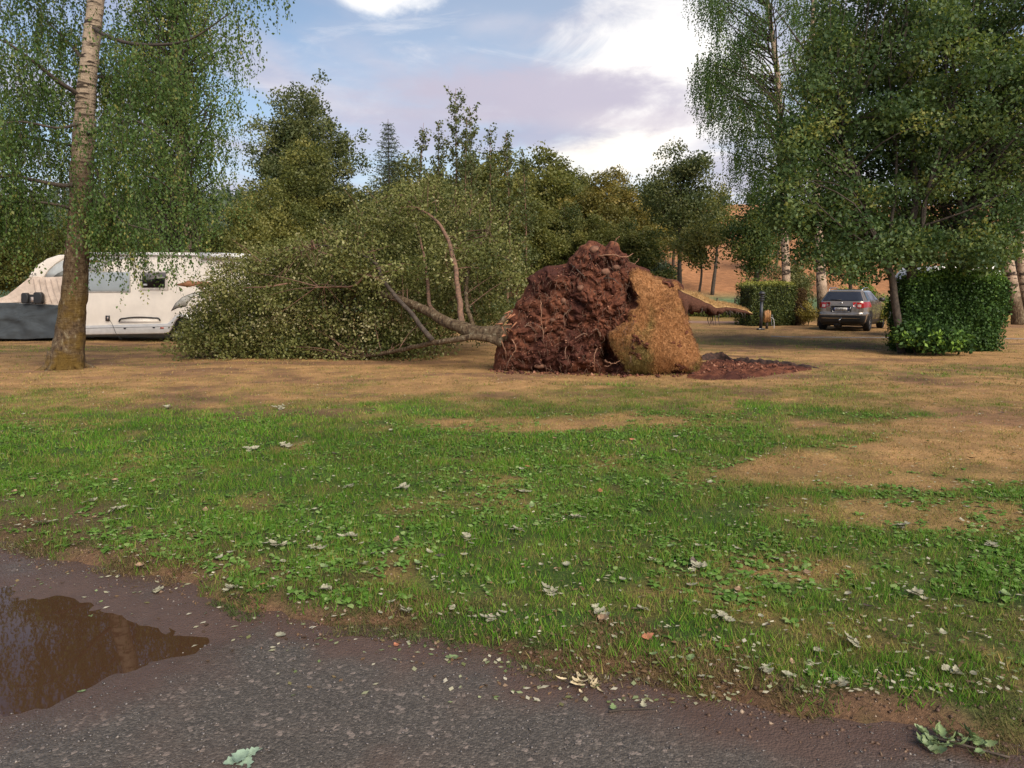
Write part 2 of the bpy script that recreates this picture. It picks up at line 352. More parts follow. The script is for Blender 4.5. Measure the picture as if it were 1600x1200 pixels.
def strand_leaves(tops, length, step, size, rg, sway=0.12, tint=0.5, tvar=0.2, ground=0.3):
    """hanging birch strands: leaves strung along thin drooping twigs"""
    n = len(tops); ln = length * rg.uniform(0.45, 1.25, n); m = np.maximum(4, (ln / step).astype(int))
    idx = np.repeat(np.arange(n), m); k = np.concatenate([np.arange(x) for x in m]); u = (k + rg.uniform(0, 1, len(k))) * step
    ph = rg.uniform(0, 6.28, n); dr = rg.standard_normal((n, 2)) * sway
    Pt = tops[idx].copy(); Pt[:, 2] -= u
    Pt[:, :2] += dr[idx] * (np.sqrt(u) * 0.9)[:, None] + 0.05 * np.stack([np.sin(u * 4 + ph[idx]), np.cos(u * 3.3 + ph[idx])], 1)
    Pt[:, :2] += rg.standard_normal((len(Pt), 2)) * 0.035
    keep = Pt[:, 2] > ground; Pt = Pt[keep]; ids = idx[keep]
    ct = np.clip(rg.normal(tint, tvar, n), 0, 1)
    V, F = leaves(Pt, size, rg, axis=np.array([0, 0, -1.0]), spread=0.55, up=0)
    t = np.clip(ct[ids] + rg.normal(0, 0.15, len(ids)), 0, 1)
    strands = []
    for i in range(n):
        uu = np.linspace(0, ln[i], 5); p = np.repeat(tops[i][None], 5, 0).copy(); p[:, 2] -= uu
        p[:, :2] += dr[i] * (np.sqrt(uu) * 0.9)[:, None] + 0.05 * np.stack([np.sin(uu*4+ph[i]), np.cos(uu*3.3+ph[i])], 1)
        strands.append(p)
    return V, F, np.repeat(t, 4), strands
def limb(a, b, n, rg, lift=0.25, wob=0.06):
    a, b = np.asarray(a, float), np.asarray(b, float); ln = np.linalg.norm(b - a)
    mid = (a + b) / 2 + np.array([0, 0, lift * ln * 0.5]) + rg.standard_normal(3) * wob * ln
    return spline([a, mid, b], n)
def attach(trunk, c, k=0.55):
    """point of the trunk a limb reaching c would leave from"""
    h = np.hypot(trunk[:, 0] - c[0], trunk[:, 1] - c[1]).min()
    zt = np.clip(c[2] - k * h, trunk[0, 2] + 0.12 * (trunk[-1, 2] - trunk[0, 2]), trunk[-1, 2] - 0.02)
    i = int(np.argmin(np.abs(trunk[:, 2] - zt))); return trunk[i], i
def limbs_to(mb, trunks, radii, cl, rg, every=2, rmax=0.09, k=0.55, sides=5, lift=0.2, thick=1.0):
    for c in cl[::every]:
        best = min(range(len(trunks)), key=lambda j: np.hypot(*(trunks[j][len(trunks[j])//2, :2] - c[:2])))
        a, i = attach(trunks[best], c, k); ln = np.linalg.norm(c - a)
        if ln < 0.2: continue
        r0 = min(rmax, 0.6 * radii[best][i], 0.012 + 0.014 * ln) * thick
        mb.tube(limb(a, c, 7, rg, lift * rg.uniform(-.6, 1.6), .10), np.linspace(r0, 0.006, 7), sides, False)

# ------------------------------------------------------------------ the setting
EDGE = np.array([G(x, y)[:2] for x, y in [(-500, 800), (-200, 818), (0, 842), (150, 868), (380, 925), (600, 968), (800, 1000), (900, 1032), (1100, 1076), (1300, 1104), (1450, 1122), (1600, 1145), (1900, 1190)]])
def edge_y(x):
    x = np.asarray(x, float)
    return np.interp(x, EDGE[:, 0], EDGE[:, 1]) + 0.10 * fbm(x * 2.2, 0 * x + 5.0, oct=3) + 0.05 * vnoise(x * 9, 0 * x)
def terrain(x, y):
    x, y = np.asarray(x, float), np.asarray(y, float)
    r = sstep(x, -45, -5)
    z = 0.045 * np.clip(y - 42, 0, 20) + (0.155 * r + 0.02) * np.clip(y - 62, 0, 125)
    z = z + (0.19 * (1 - r) + 0.02) * np.clip(y - 170, 0, 130) * sstep(y, 150, 200)
    z = z + sstep(y, 45, 90) * 0.5 * fbm(x * 0.08, y * 0.08, oct=3) + sstep(y, 150, 260) * 6 * vnoise(x * 0.012, y * 0.01)
    e = edge_y(x)
    z = z - 0.11 * sstep(e - y, -0.10, 0.20)                       # the drive lies a little lower
    z = z + 0.014 * fbm(x * 2.1, y * 2.1, oct=3) * sstep(y, 2, 4) + 0.03 * vnoise(x * 0.5, y * 0.5)
    return z
def blob(x, y, px, py, rx, ry, w=0.6):
    c = G(px, py); d = np.hypot((x - c[0]) / rx, (y - c[1]) / ry) + w * fbm(x * 1.1 + px, y * 1.1, oct=3)
    return 1 - sstep(d, 0.55, 1.2)
def greenness(x, y):
    """1 lush grass, 0 scorched grass"""
    nz = fbm(x * 0.55, y * 0.55, oct=4)
    g = 1 - sstep(y + 2.6 * nz + 0.12 * np.abs(x) , 8.6, 14.6)
    g = np.maximum(g, 0.50 * blob(x, y, 1250, 535, 6.0, 2.2))
    g = np.maximum(g, 0.45 * blob(x, y, 1450, 580, 5.0, 1.8))
    g = np.maximum(g, 0.5 * blob(x, y, 1150, 615, 2.5, 1.0))
    g = np.maximum(g, 0.5 * blob(x, y, 40, 545, 6.0, 1.6))
    g = g * (1 - 0.95 * blob(x, y, 1580, 690, 2.3, 1.9)) * (1 - 0.75 * blob(x, y, 1420, 730, 1.8, 0.7)) * (1 - 0.6 * blob(x, y, 790, 660, 0.9, 0.5))
    g = g * (1 - 0.55 * blob(x, y, 1500, 800, 1.2, 0.5)) * (1 - 0.45 * blob(x, y, 1240, 880, 0.5, 0.25)) * (1 - 0.4 * blob(x, y, 950, 660, 1.5, 0.6))
    g = g - 0.40 * sstep(fbm(x * 1.4 + 11, y * 1.4, oct=4), 0.12, 0.45) + 0.30 * sstep(fbm(x * 1.1 - 7, y * 1.6, oct=4), 0.12, 0.4) * (g < .4)
    return np.clip(g + 0.38 * fbm(x * 2.6, y * 2.6, oct=3), 0, 1)
def earthiness(x, y):
    """bare trodden earth: beside the drive and in thin stripes"""
    e = edge_y(x); d = y - e
    ea = 1 - sstep(d + 0.34 * fbm(x * 3.1, y * 3.1, oct=3), -0.08, 0.14)
    ea = np.maximum(ea, (1 - sstep(d + 0.8 * fbm(x * 1.3, y * 1.3, oct=3), 0.2, 1.3)) * 0.75 * sstep(x, -0.2, -2.6))
    s = fbm(x * 0.8 + 40, y * 1.1, oct=5)
    ea = np.maximum(ea, 0.75 * sstep(s, 0.12, 0.36) * (y > 9))
    ea = np.maximum(ea, 0.8 * blob(x, y, 420, 568, 4.5, 0.5)); ea = np.maximum(ea, 0.7 * blob(x, y, 650, 566, 1.8, 0.4))
    ea = np.maximum(ea, 0.8 * blob(x, y, 200, 556, 3.5, 0.4)); ea = np.maximum(ea, 0.7 * blob(x, y, 1580, 650, 1.3, 0.9))
    ea = np.maximum(ea, 0.75 * blob(x, y, 1180, 586, 1.8, 0.5))
    return np.clip(ea, 0, 1)
C_GREEN, C_DRY, C_EARTH = np.array([0.050, 0.085, 0.014]), np.array([0.37, 0.21, 0.085]), np.array([0.17, 0.085, 0.052])  # green base darkened to stand for the shadow between grass blades
def ground_color(x, y):
    g, ea = greenness(x, y), earthiness(x, y)
    c = C_DRY + (C_GREEN - C_DRY) * g[:, None]
    c = c + (C_EARTH - c) * (0.85 * ea)[:, None]
    c = c * (1 + 0.25 * fbm(x * 4, y * 4, oct=3))[:, None]
    f = sstep(y, 45, 50)[:, None] * (1 - sstep(y, 62, 66))[:, None]
    c = c + (np.array([0.11, 0.165, 0.075]) - c) * f                       # the green meadow strip
    f = (sstep(y, 41.5, 43) * (1 - sstep(y, 45, 50)))[:, None]; c = c + (np.array([0.42, 0.27, 0.09]) - c) * f
    f = (sstep(y, 62, 66) * sstep(x, -25, -5))[:, None]
    slope = np.array([0.36, 0.165, 0.070]) * (1 + 0.25 * fbm(x * 0.35, y * 0.12, oct=4))[:, None]; c = c + (slope - c) * f
    f = (sstep(y, 62, 66) * (1 - sstep(x, -25, -5)))[:, None]; c = c + (np.array([0.05, 0.085, 0.035]) - c) * f
    return c
def build_ground():
    ys = np.concatenate([np.arange(-8, 2, 0.5), np.arange(2, 9, 0.075), np.arange(9, 24, 0.15), np.geomspace(24, 900, 90)])
    u = np.linspace(-1, 1, 261); u = np.sign(u) * np.abs(u) ** 1.25
    w = np.maximum(ys, 4) * 1.05 + 9
    X = u[None] * w[:, None]; Y = np.repeat(ys[:, None], len(u), 1); x, y = X.ravel(), Y.ravel()
    V = np.stack([x, y, terrain(x, y)], 1); n, m = X.shape
    i = (np.arange(n - 1)[:, None] * m + np.arange(m - 1)[None]).ravel()
    F = np.stack([i, i + 1, i + m + 1, i + m], 1)
    tag(mk('ground', V, F, M['ground'], smooth=True, col=np.clip(ground_color(x, y), 0.01, 0.9)), kind='structure')
build_ground()

PUD = np.array([G(x, y)[:2] for x, y in [(-420, 880), (-150, 893), (0, 905), (100, 925), (190, 948), (270, 968), (322, 984), (300, 1000), (225, 1020), (165, 1048), (80, 1080), (0, 1092), (-200, 1110), (-420, 1100)]])
def in_poly(x, y, poly):
    ins = np.zeros(np.shape(x), bool); j = len(poly) - 1
    for i in range(len(poly)):
        (xi, yi), (xj, yj) = poly[i], poly[j]
        ins ^= ((yi > y) != (yj > y)) & (x < (xj - xi) * (y - yi) / (yj - yi + 1e-12) + xi); j = i
    return ins
def poly_dist(x, y, poly):
    d = np.full(np.shape(x), 1e9); j = len(poly) - 1
    for i in range(len(poly)):
        a, b = poly[j], poly[i]; ab = b - a; t = np.clip(((x-a[0])*ab[0] + (y-a[1])*ab[1]) / (ab @ ab + 1e-12), 0, 1)
        d = np.minimum(d, np.hypot(x - a[0] - t*ab[0], y - a[1] - t*ab[1])); j = i
    return np.where(in_poly(x, y, poly), d, -d)
def path_z(x, y):
    d = poly_dist(x, y, PUD) + 0.14 * fbm(x * 3, y * 3, oct=4)
    return -0.036 - 0.040 * sstep(d, -0.26, 0.36) + 0.006 * fbm(x * 5, y * 5, oct=4) - 0.10 * sstep(y - edge_y(x), 0.02, 0.22) + 0.004 * vnoise(x*26, y*26)
def gravel_mat():
    m, t, o = new_mat('wet_gravel'); tc = N(t, 'ShaderNodeTexCoord'); ob = tc.outputs['Object']
    v = N(t, 'ShaderNodeTexVoronoi', i_Scale=115.0); L(t, ob, v.inputs[0])
    v2 = N(t, 'ShaderNodeTexVoronoi', i_Scale=55.0); L(t, ob, v2.inputs[0])
    n = N(t, 'ShaderNodeTexNoise', i_Scale=1.6, i_Detail=5.0); L(t, ob, n.inputs[0])
    n2 = N(t, 'ShaderNodeTexNoise', i_Scale=14.0, i_Detail=6.0); L(t, ob, n2.inputs[0])
    sp = N(t, 'ShaderNodeSeparateColor'); L(t, v.outputs['Color'], sp.inputs[0])
    sp2 = N(t, 'ShaderNodeSeparateColor'); L(t, v2.outputs['Color'], sp2.inputs[0])
    stone = ramp(t, sp.outputs[0], [(0, (0.050, 0.041, 0.032)), (0.5, (0.076, 0.063, 0.050)), (0.85, (0.102, 0.085, 0.068)), (1, (0.145, 0.122, 0.10))])
    stone = mixc(t, math_n(t, 'MULTIPLY', smooth(t, sp2.outputs[1], 0.9, 1.0), 0.6), stone, (0.28, 0.22, 0.18))
    a = N(t, 'ShaderNodeAttribute', attribute_name='t')
    mud = mixc(t, n2.outputs[0], (0.065, 0.038, 0.027), (0.11, 0.068, 0.050))
    c = mixc(t, smooth(t, math_n(t, 'ADD', n.outputs[0], math_n(t, 'MULTIPLY', a.outputs['Fac'], 0.45)), 0.45, 0.78), stone, mud)
    b = N(t, 'ShaderNodeBsdfPrincipled'); L(t, c, b.inputs['Base Color'])
    rr = N(t, 'ShaderNodeMapRange', i_1=0.35, i_2=0.65, i_3=0.38, i_4=0.8); L(t, n.outputs[0], rr.inputs[0]); L(t, math_n(t, 'SUBTRACT', rr.outputs[0], math_n(t, 'MULTIPLY', a.outputs['Fac'], 0.22)), b.inputs['Roughness'])
    bp = N(t, 'ShaderNodeBump', i_Strength=0.6, i_Distance=0.006, invert=True)
    L(t, math_n(t, 'ADD', v.outputs['Distance'], math_n(t, 'MULTIPLY', v2.outputs['Distance'], 0.8)), bp.inputs['Height']); L(t, bp.outputs[0], b.inputs['Normal'])
    L(t, b.outputs[0], o.inputs[0]); return m
def build_path():
    xs = np.concatenate([np.linspace(-14, -5, 40), np.arange(-4.95, 4.95, 0.05), np.linspace(5, 12, 35)]); v = np.linspace(0, 1, 110) ** 1.5
    X = np.repeat(xs[None], len(v), 0); top = edge_y(xs) + 0.25; Y = top[None] + (-6 - top)[None] * v[:, None]
    x, y = X.ravel(), Y.ravel(); V = np.stack([x, y, path_z(x, y)], 1); n, m = X.shape
    i = (np.arange(n - 1)[:, None] * m + np.arange(m - 1)[None]).ravel(); F = np.stack([i + m, i + m + 1, i + 1, i], 1)
    mud = 1 - sstep(edge_y(x) - y, 0.0, 0.5); mud = np.maximum(mud, sstep(poly_dist(x, y, PUD), -0.5, -0.05) * 0.6)
    tag(mk('gravel_drive', V, F, gravel_mat(), smooth=True, attr=mud), kind='structure')
    # puddle
    w, t, o = new_mat('muddy_water'); b = N(t, 'ShaderNodeBsdfPrincipled', i_Roughness=0.02); b.inputs['Base Color'].default_value = (0.055, 0.027, 0.014, 1)
    b.inputs['IOR'].default_value = 1.33
    tc = N(t, 'ShaderNodeTexCoord'); nn = N(t, 'ShaderNodeTexNoise', i_Scale=5.0, i_Detail=2.0); L(t, tc.outputs['Object'], nn.inputs[0])
    bp = N(t, 'ShaderNodeBump', i_Strength=0.02, i_Distance=0.01); L(t, nn.outputs[0], bp.inputs['Height']); L(t, bp.outputs[0], b.inputs['Normal']); L(t, b.outputs[0], o.inputs[0])
    c = PUD.mean(0); O = c + (PUD - c) * 1.12; V = np.column_stack([np.vstack([c, O]), np.full(len(O) + 1, -0.052)])
    k = len(O); F = np.array([(0, 1 + i, 1 + (i + 1) % k) for i in range(k)])[:, ::-1]
    tag(mk('puddle', V, F, w), kind='structure')
    # loose stones of the drive
    rg = np.random.default_rng(5); n = 24000
    yy = 1.2 + 5.2 * rg.uniform(0, 1, n) ** 1.7; xx = rg.uniform(-1, 1, n) * (0.75 * yy + 1.2); k = yy < edge_y(xx) + 0.02; xx, yy = xx[k], yy[k]
    k = (poly_dist(xx, yy, PUD) < 0.02) & (fbm(xx * 1.3, yy * 1.3, oct=3) + rg.uniform(-.5, .5, len(xx)) > -0.35); xx, yy = xx[k], yy[k]; n = len(xx)
    s = 0.0022 + 0.0062 * rg.uniform(0, 1, n) ** 3.0
    base = np.array([(1,0,0),(0,1,0),(-1,0,0),(0,-1,0),(0,0,.7),(0,0,-.7)], float)
    V = base[None] * s[:, None, None] * rg.uniform(0.65, 1.35, (n, 6, 1)); ang = rg.uniform(0, 6.28, n); ca, sa = np.cos(ang), np.sin(ang)
    V = np.stack([V[..., 0]*ca[:, None]*1.3 - V[..., 1]*sa[:, None], V[..., 0]*sa[:, None]*1.3 + V[..., 1]*ca[:, None], V[..., 2]], -1)
    V += np.stack([xx, yy, path_z(xx, yy) + 0.001], 1)[:, None]
    F = np.array([(0,1,4),(1,2,4),(2,3,4),(3,0,4),(1,0,5),(2,1,5),(3,2,5),(0,3,5)])[None] + 6 * np.arange(n)[:, None, None]
    sm = leaf_mat('loose_stones', [(0, (0.042, 0.033, 0.028)), (0.6, (0.078, 0.063, 0.054)), (0.96, (0.115, 0.093, 0.079)), (1, (0.24, 0.20, 0.16))], 0.0, 0.12)
    tag(mk('loose_gravel', V.reshape(-1, 3), F.reshape(-1, 3), sm, attr=np.repeat(rg.uniform(0, 1, n), 6)), 'small loose grey and brown stones on the gravel drive', 'gravel', kind='stuff')
build_path()

def build_lanes():
    # pale gravel lane behind the lawn and the reddish lane by the low hedge: thin sheets just proud of the ground
    lane = plain('lane_gravel', (0.30, 0.255, 0.215), 0.9, var=0.2, scale=3, bump=0.4); red = plain('red_lane', (0.44, 0.25, 0.165), 0.9, var=0.12, scale=2)
    def strip(name, pts, w, mat, up):
        c = spline([(*G(a, b)[:2], 0) for a, b in pts], 70); tg = np.gradient(c, axis=0); tg /= np.linalg.norm(tg, axis=1, keepdims=True); nn = np.stack([-tg[:, 1], tg[:, 0], 0*tg[:, 0]], 1)
        a = np.linspace(-1, 1, 9); wob = 0.15 * fbm(c[:, 0]*0.8, c[:, 1]*0.8+3, oct=3)
        V = c[:, None] + nn[:, None] * (a[None] * w * (1 + wob[:, None]))[..., None]; V[..., 2] = terrain(V[..., 0], V[..., 1]) + up - 0.03 * np.abs(a)[None] ** 6
        i = (np.arange(69)[:, None] * 9 + np.arange(8)[None]).ravel(); tag(mk(name, V.reshape(-1, 3), np.stack([i, i+1, i+10, i+9], 1)[:, ::-1], mat, smooth=True), kind='structure')
    strip('gravel_lane', [(1205, 525), (1290, 526.5), (1380, 527), (1460, 527.5), (1560, 528.5), (1700, 530), (1900, 532)], 0.30, lane, 0.012)
    strip('earth_lane', [(880, 501), (1000, 502), (1090, 503), (1150, 503.5), (1183, 504), (1200, 504)], 1.5, red, 0.015)
build_lanes()

def build_grass():
    rg = np.random.default_rng(11)
    def bed(n, y0, y1, pw, hs, ws):
        y = y0 + (y1 - y0) * rg.uniform(0, 1, n) ** pw; x = rg.uniform(-1, 1, n) * (0.72 * y + 2.6)
        g, ea = greenness(x, y), earthiness(x, y)
        tuft = fbm(x * 7, y * 7, oct=2)
        dn = y - edge_y(x)
        k = (dn > -0.10 + 0.10 * tuft) & (rg.uniform(0, 1, n) < (0.30 + 0.7 * g) * (1 - 0.93 * ea) + 0.30 * (tuft > 0.12)) & (rg.uniform(0, 1, n) < 0.75 + 0.9 * tuft)
        x, y, g, tuft = x[k], y[k], g[k], tuft[k]; n = len(x)
        h = hs * (0.45 + 0.55 * g) * rg.uniform(0.5, 1.4, n) * (1 + 0.5 * tuft); w = ws * rg.uniform(0.7, 1.4, n)
        a = rg.uniform(0, 6.28, n); lean = rg.uniform(0.15, 0.95, n); la = rg.uniform(0, 6.28, n)
        z = terrain(x, y) - 0.004; p = np.stack([x, y, z], 1); s = np.stack([np.cos(a), np.sin(a), 0*a], 1) * w[:, None] / 2
        tip = p + np.stack([np.cos(la)*lean*h, np.sin(la)*lean*h, h * np.sqrt(1.1 - lean**2 * 0.6)], 1)
        V = np.stack([p - s, p + s, tip], 1).reshape(-1, 3)
        c = np.array([0.36, 0.235, 0.09]) + (np.array([0.092, 0.222, 0.014]) - np.array([0.36, 0.235, 0.09])) * np.clip(g + rg.normal(0, 0.30, n), 0, 1)[:, None]
        yel = rg.uniform(0, 1, n) < 0.10; c[yel] = np.array([0.22, 0.19, 0.06])
        c *= rg.uniform(0.65, 1.35, n)[:, None] * (1 + 0.38 * fbm(x * 0.9 + 3, y * 0.9, oct=5))[:, None]; c[:, 1] *= 1 + 0.12 * fbm(x * 1.5, y * 1.5, oct=3)
        return V, c
    A = [bed(310000, 2.8, 7.2, 1.0, 0.042, 0.0048), bed(245000, 7.0, 13, 1.0, 0.047, 0.0088), bed(95000, 13, 32, 1.3, 0.06, 0.020)]
    def mat(n):
        x = rg.uniform(-5.5, 5.5, n); e = edge_y(x); y = e + rg.uniform(-.16, .5, n); k = (fbm(x * 4.2, y * 4.2, oct=3) + rg.normal(0, .07, n) > .02 + .5 * np.clip(e - y, 0, 1)) & (np.abs(x) < .72 * y + .6); x, y = x[k], y[k]; n = len(x)
        a = rg.uniform(0, 6.28, n); h = rg.uniform(.02, .055, n); el = rg.uniform(.1, 1.0, n); p = np.stack([x, y, np.maximum(terrain(x, y), path_z(x, y)) - .002], 1); s = np.stack([-np.sin(a), np.cos(a), 0*a], 1) * .0022
        tip = p + np.stack([np.cos(a)*np.cos(el)*h, np.sin(a)*np.cos(el)*h, np.sin(el)*h], 1); u = np.clip(fbm(x * 2.1, y * 2.1, oct=2) * 1.2 + .55 + rg.normal(0, .2, n), 0, 1)[:, None]
        return np.stack([p - s, p + s, tip], 1).reshape(-1, 3), (np.array([.20, .13, .06]) * (1 - u) + np.array([.085, .125, .03]) * u) * rg.uniform(.6, 1.3, n)[:, None]
    A.append(mat(90000))
    V = np.concatenate([a[0] for a in A]); c = np.repeat(np.concatenate([a[1] for a in A]), 3, 0)
    tag(mk('grass', V, np.arange(len(V)).reshape(-1, 3), M['grass'], col=c), 'short lawn grass, green in front and scorched straw-coloured farther back', 'grass', kind='stuff')
    # broad-leaved weeds between the blades
    n = 11000; y = 3.0 + 7.0 * rg.uniform(0, 1, n) ** 1.2; x = rg.uniform(-1, 1, n) * (0.7 * y + 0.6); pa = fbm(x * 0.9 + 9, y * 0.9, oct=3)
    k = (pa + rg.normal(0, 0.17, n) > -0.02 - .08 * (x > 0)) & (y > edge_y(x) + 0.06) & (greenness(x, y) > 0.35); x, y = x[k], y[k]; n = len(x)
    m = rg.integers(3, 8, n); idx = np.repeat(np.arange(n), m); q = len(idx)
    a = rg.uniform(0, 6.28, q); el = rg.uniform(0.05, 0.7, q); d = np.stack([np.cos(a)*np.cos(el), np.sin(a)*np.cos(el), np.sin(el)], 1)
    b = np.stack([-np.sin(a), np.cos(a), rg.normal(0, .15, q)], 1); s = rg.uniform(0.018, 0.052, q)[:, None]; w = s * rg.uniform(0.22, 0.42, q)[:, None]
    p = np.stack([x, y, terrain(x, y) + 0.008], 1)[idx] + rg.normal(0, 0.014, (q, 3)) * np.array([1, 1, 0.2]); dr = np.array([0, 0, -0.35]) * s
    V = np.stack([p, p + .35*s*d + w*b, p + .75*s*d + .8*w*b + dr*.3, p + s*d + dr, p + .75*s*d - .8*w*b + dr*.3, p + .35*s*d - w*b], 1).reshape(-1, 3)
    F = (np.array([(0, 1, 5, 0), (1, 2, 4, 5), (2, 3, 4, 2)])[None] + 6*np.arange(q)[:, None, None]).reshape(-1, 4)
    tri = np.concatenate([F[0::3][:, :3], F[2::3][:, :3]])
    tag(mk('weeds', V, [F[1::3], tri], M['weed'], attr=np.repeat(np.clip(rg.normal(0.5, 0.25, q), 0, 1), 6)), 'broad-leaved weeds and clover in patches among the green lawn', 'weeds', kind='stuff')
build_grass()
# ------------------------------------------------------------------ standing trees
def trunk_from_px(pts, n=40):
    """pts: (px, py, Y, radius)"""
    q = spline([(*P(a, b, Y), r) for a, b, Y, r in pts], n); return q[:, :3], np.maximum(q[:, 3], 0.008)
def bark_tube(mb, pts, r, k, rg, amp=0.05):
    """trunk with an uneven, buttressed surface"""
    V, Q, T = tube(pts, r, k, True); n = len(pts); c = np.repeat(pts, k, 0); d = V[:n*k] - c
    nz = 1 + amp * 1.6 * fbm(V[:n*k, 0]*5, V[:n*k, 1]*5, V[:n*k, 2]*2.2, oct=3) + amp * vnoise(V[:n*k, 0]*14, V[:n*k, 1]*14, V[:n*k, 2]*7)
    V[:n*k] = c + d * nz[:, None]; mb.add(V, Q, T)

def build_near_birch():
    rg = np.random.default_rng(21); base = G(103, 575); Y = base[1]
    tr, r = trunk_from_px([(102, 582, Y, .40), (104, 566, Y, .345), (109, 535, Y, .285), (113, 490, Y, .25), (119, 420, Y, .235), (125, 330, Y, .215), (129, 250, Y, .215), (132, 190, Y, .185), (140, 90, Y, .165), (150, 0, Y, .15), (158, -120, Y+.1, .12), (165, -260, Y+.2, .09), (172, -420, Y+.3, .05), (176, -520, Y+.3, .02)], 170)
    tr[0, 2] = -0.05
    o = thing('birch_tree', (tr[0, 0], tr[0, 1], 0), 'large birch with thick mossy foot and leaning trunk in front of the motorhome', 'tree')
    mb = MB(); bark_tube(mb, tr, r, 40, rg, 0.085)
    for k in range(7):                                              # root flares
        a = k * 0.9 + rg.uniform(0, .5); d = np.array([math.cos(a), math.sin(a), 0]); ln = rg.uniform(.18, .34)
        mb.tube(spline([tr[0] + d*.22 + (0, 0, .40), tr[0] + d*(.32) + (0, 0, .14), tr[0] + d*(.36+ln) + (0, 0, -.04)], 8), np.linspace(.10, .05, 8), 7)
    mb.build('trunk', M['birch_bark'], o, True)
    br = MB(); lf = MB(); tw = MB()
    # limbs seen in the photograph (pixel, depth offset) and others round the stem
    seen = [([(126, 285, 0), (105, 290, -.3), (60, 283, -.7), (20, 275, -1.0), (-60, 300, -1.4)], .055),
            ([(128, 150, 0), (95, 130, -.4), (50, 95, -.9), (0, 62, -1.3), (-60, 60, -1.6)], .05),
            ([(140, 110, 0), (115, 75, .4), (90, 50, .7), (40, 0, 1.0)], .045),
            ([(128, 210, 0), (150, 205, -.3), (175, 195, -.6), (215, 190, -.9), (255, 215, -1.1)], .045),
            ([(135, 255, 0), (148, 262, -.3), (165, 310, -.6), (190, 345, -.8), (235, 360, -1.0)], .04),
            ([(140, 300, 0), (158, 322, -.3), (178, 342, -.4), (192, 353, -.5)], .03),
            ([(133, 165, 0), (120, 150, .4), (60, 145, .8), (-10, 146, 1.1)], .04),
            ([(141, 40, 0), (175, 60, -.6), (230, 70, -1.2), (300, 60, -1.7), (360, 20, -1.9)], .05),
            ([(150, -30, 0), (210, -80, -.5), (290, -120, -1.2), (360, -120, -1.8), (410, -90, -2.0)], .055),
            ([(146, 0, 0), (90, -40, .6), (20, -60, .9), (-60, -40, 1.2)], .05),
            ([(128, 230, 0), (100, 225, .5), (40, 215, .9), (-40, 225, 1.3)], .04),
            ([(123, 330, 0), (90, 320, -.4), (40, 315, -.8), (-40, 330, -1.1)], .035), ([(135, 120, 0), (175, 120, .6), (220, 110, 1.1), (265, 120, 1.4)], .04), ([(130, 190, 0), (90, 200, -.7), (30, 190, -1.2), (-30, 200, -1.5)], .035)]
    tips = []
    for pts, r0 in seen:
        c = spline([P(a, b, Y + dy) for a, b, dy in pts], 22); b1 = MB(); b1.tube(c, np.linspace(r0, .010, 22), 6); b1.build('branch', M['bark'], o, True); tips.append(c)
    for k in range(16):
        i = int(rg.integers(96, 164)); a = k * 2.4; ln = rg.uniform(1.6, 3.4) * (1.15 - (i - 96) / 108); d = np.array([math.cos(a), math.sin(a), 0.75])
        c = spline([tr[i], tr[i] + d*ln*.5, tr[i] + d*ln*np.array([1, 1, .55])], 16); b1 = MB(); b1.tube(c, np.linspace(min(.05, r[i]*.5), .008, 16), 5); b1.build('branch', M['bark'], o, True); tips.append(c)
    tops, ln = [], []
    def hang(q, length):
        tops.append(q); ln.append(length)
    for j, c in enumerate(tips):
        for p in c[4:]:
            for _ in range((5 if j in (7, 8) else 13) if j < len(seen) else 6):
                q = p + rg.standard_normal(3) * np.array([.36, .42, .20])
                if (q[0] < -6.55 and q[0] > tr[0, 0] + .75) and q[2] < 3.2 and rg.uniform() < .45: continue
                if abs(q[0] - np.interp(q[2] - .4, tr[:, 2], tr[:, 0])) < .34 and q[1] < tr[0, 1] + .25: continue
                hang(q, rg.uniform(.35, 1.35) if q[2] > 3 else rg.uniform(.3, .75))
    # the strands that hang over the motorhome's side, and those against the sky at the top
    for px, py, l in [(196, 392, .9), (205, 388, 1.0), (212, 385, 1.35), (216, 392, 1.25), (222, 390, 1.0), (185, 390, .5), (240, 392, .9), (262, 390, 1.0), (268, 395, 1.05), (255, 388, .7), (285, 392, .9), (296, 390, .75), (306, 388, .6), (278, 385, .8), (230, 380, .5), (315, 395, .5)]:
        for _ in range(3): hang(P(px + rg.normal(0, 5), py - 14 + rg.normal(0, 9), Y - .5 + rg.normal(0, .25)), l)
    for px, py, l in [(372, -60, 2.2), (382, -55, 2.3), (392, -50, 1.9), (402, -50, 1.5), (360, -40, 1.9), (412, -50, 1.2), (425, -50, .9), (440, -40, .7), (452, -40, .65), (462, -45, .8), (350, -30, 2.2), (385, 0, .9)]:
        for _ in range(2): hang(P(px + rg.normal(0, 4), py + rg.normal(0, 8), Y - 1.6 + rg.normal(0, .2)), l)
    tops = np.array(tops); ln = np.array(ln)
    V, F, t, st = strand_leaves(tops, ln, 0.034, 0.062, rg, 0.10, 0.46, 0.2, ground=1.2)
    lf.add(V, F, t=t)
    for s in st[::2]: tw.tube(s, np.linspace(.004, .0022, 5), 3, False)
    tag(tw.build('twigs', M['bark'], o), kind='stuff'); lf.build('crown', M['birch'], o)
build_near_birch()

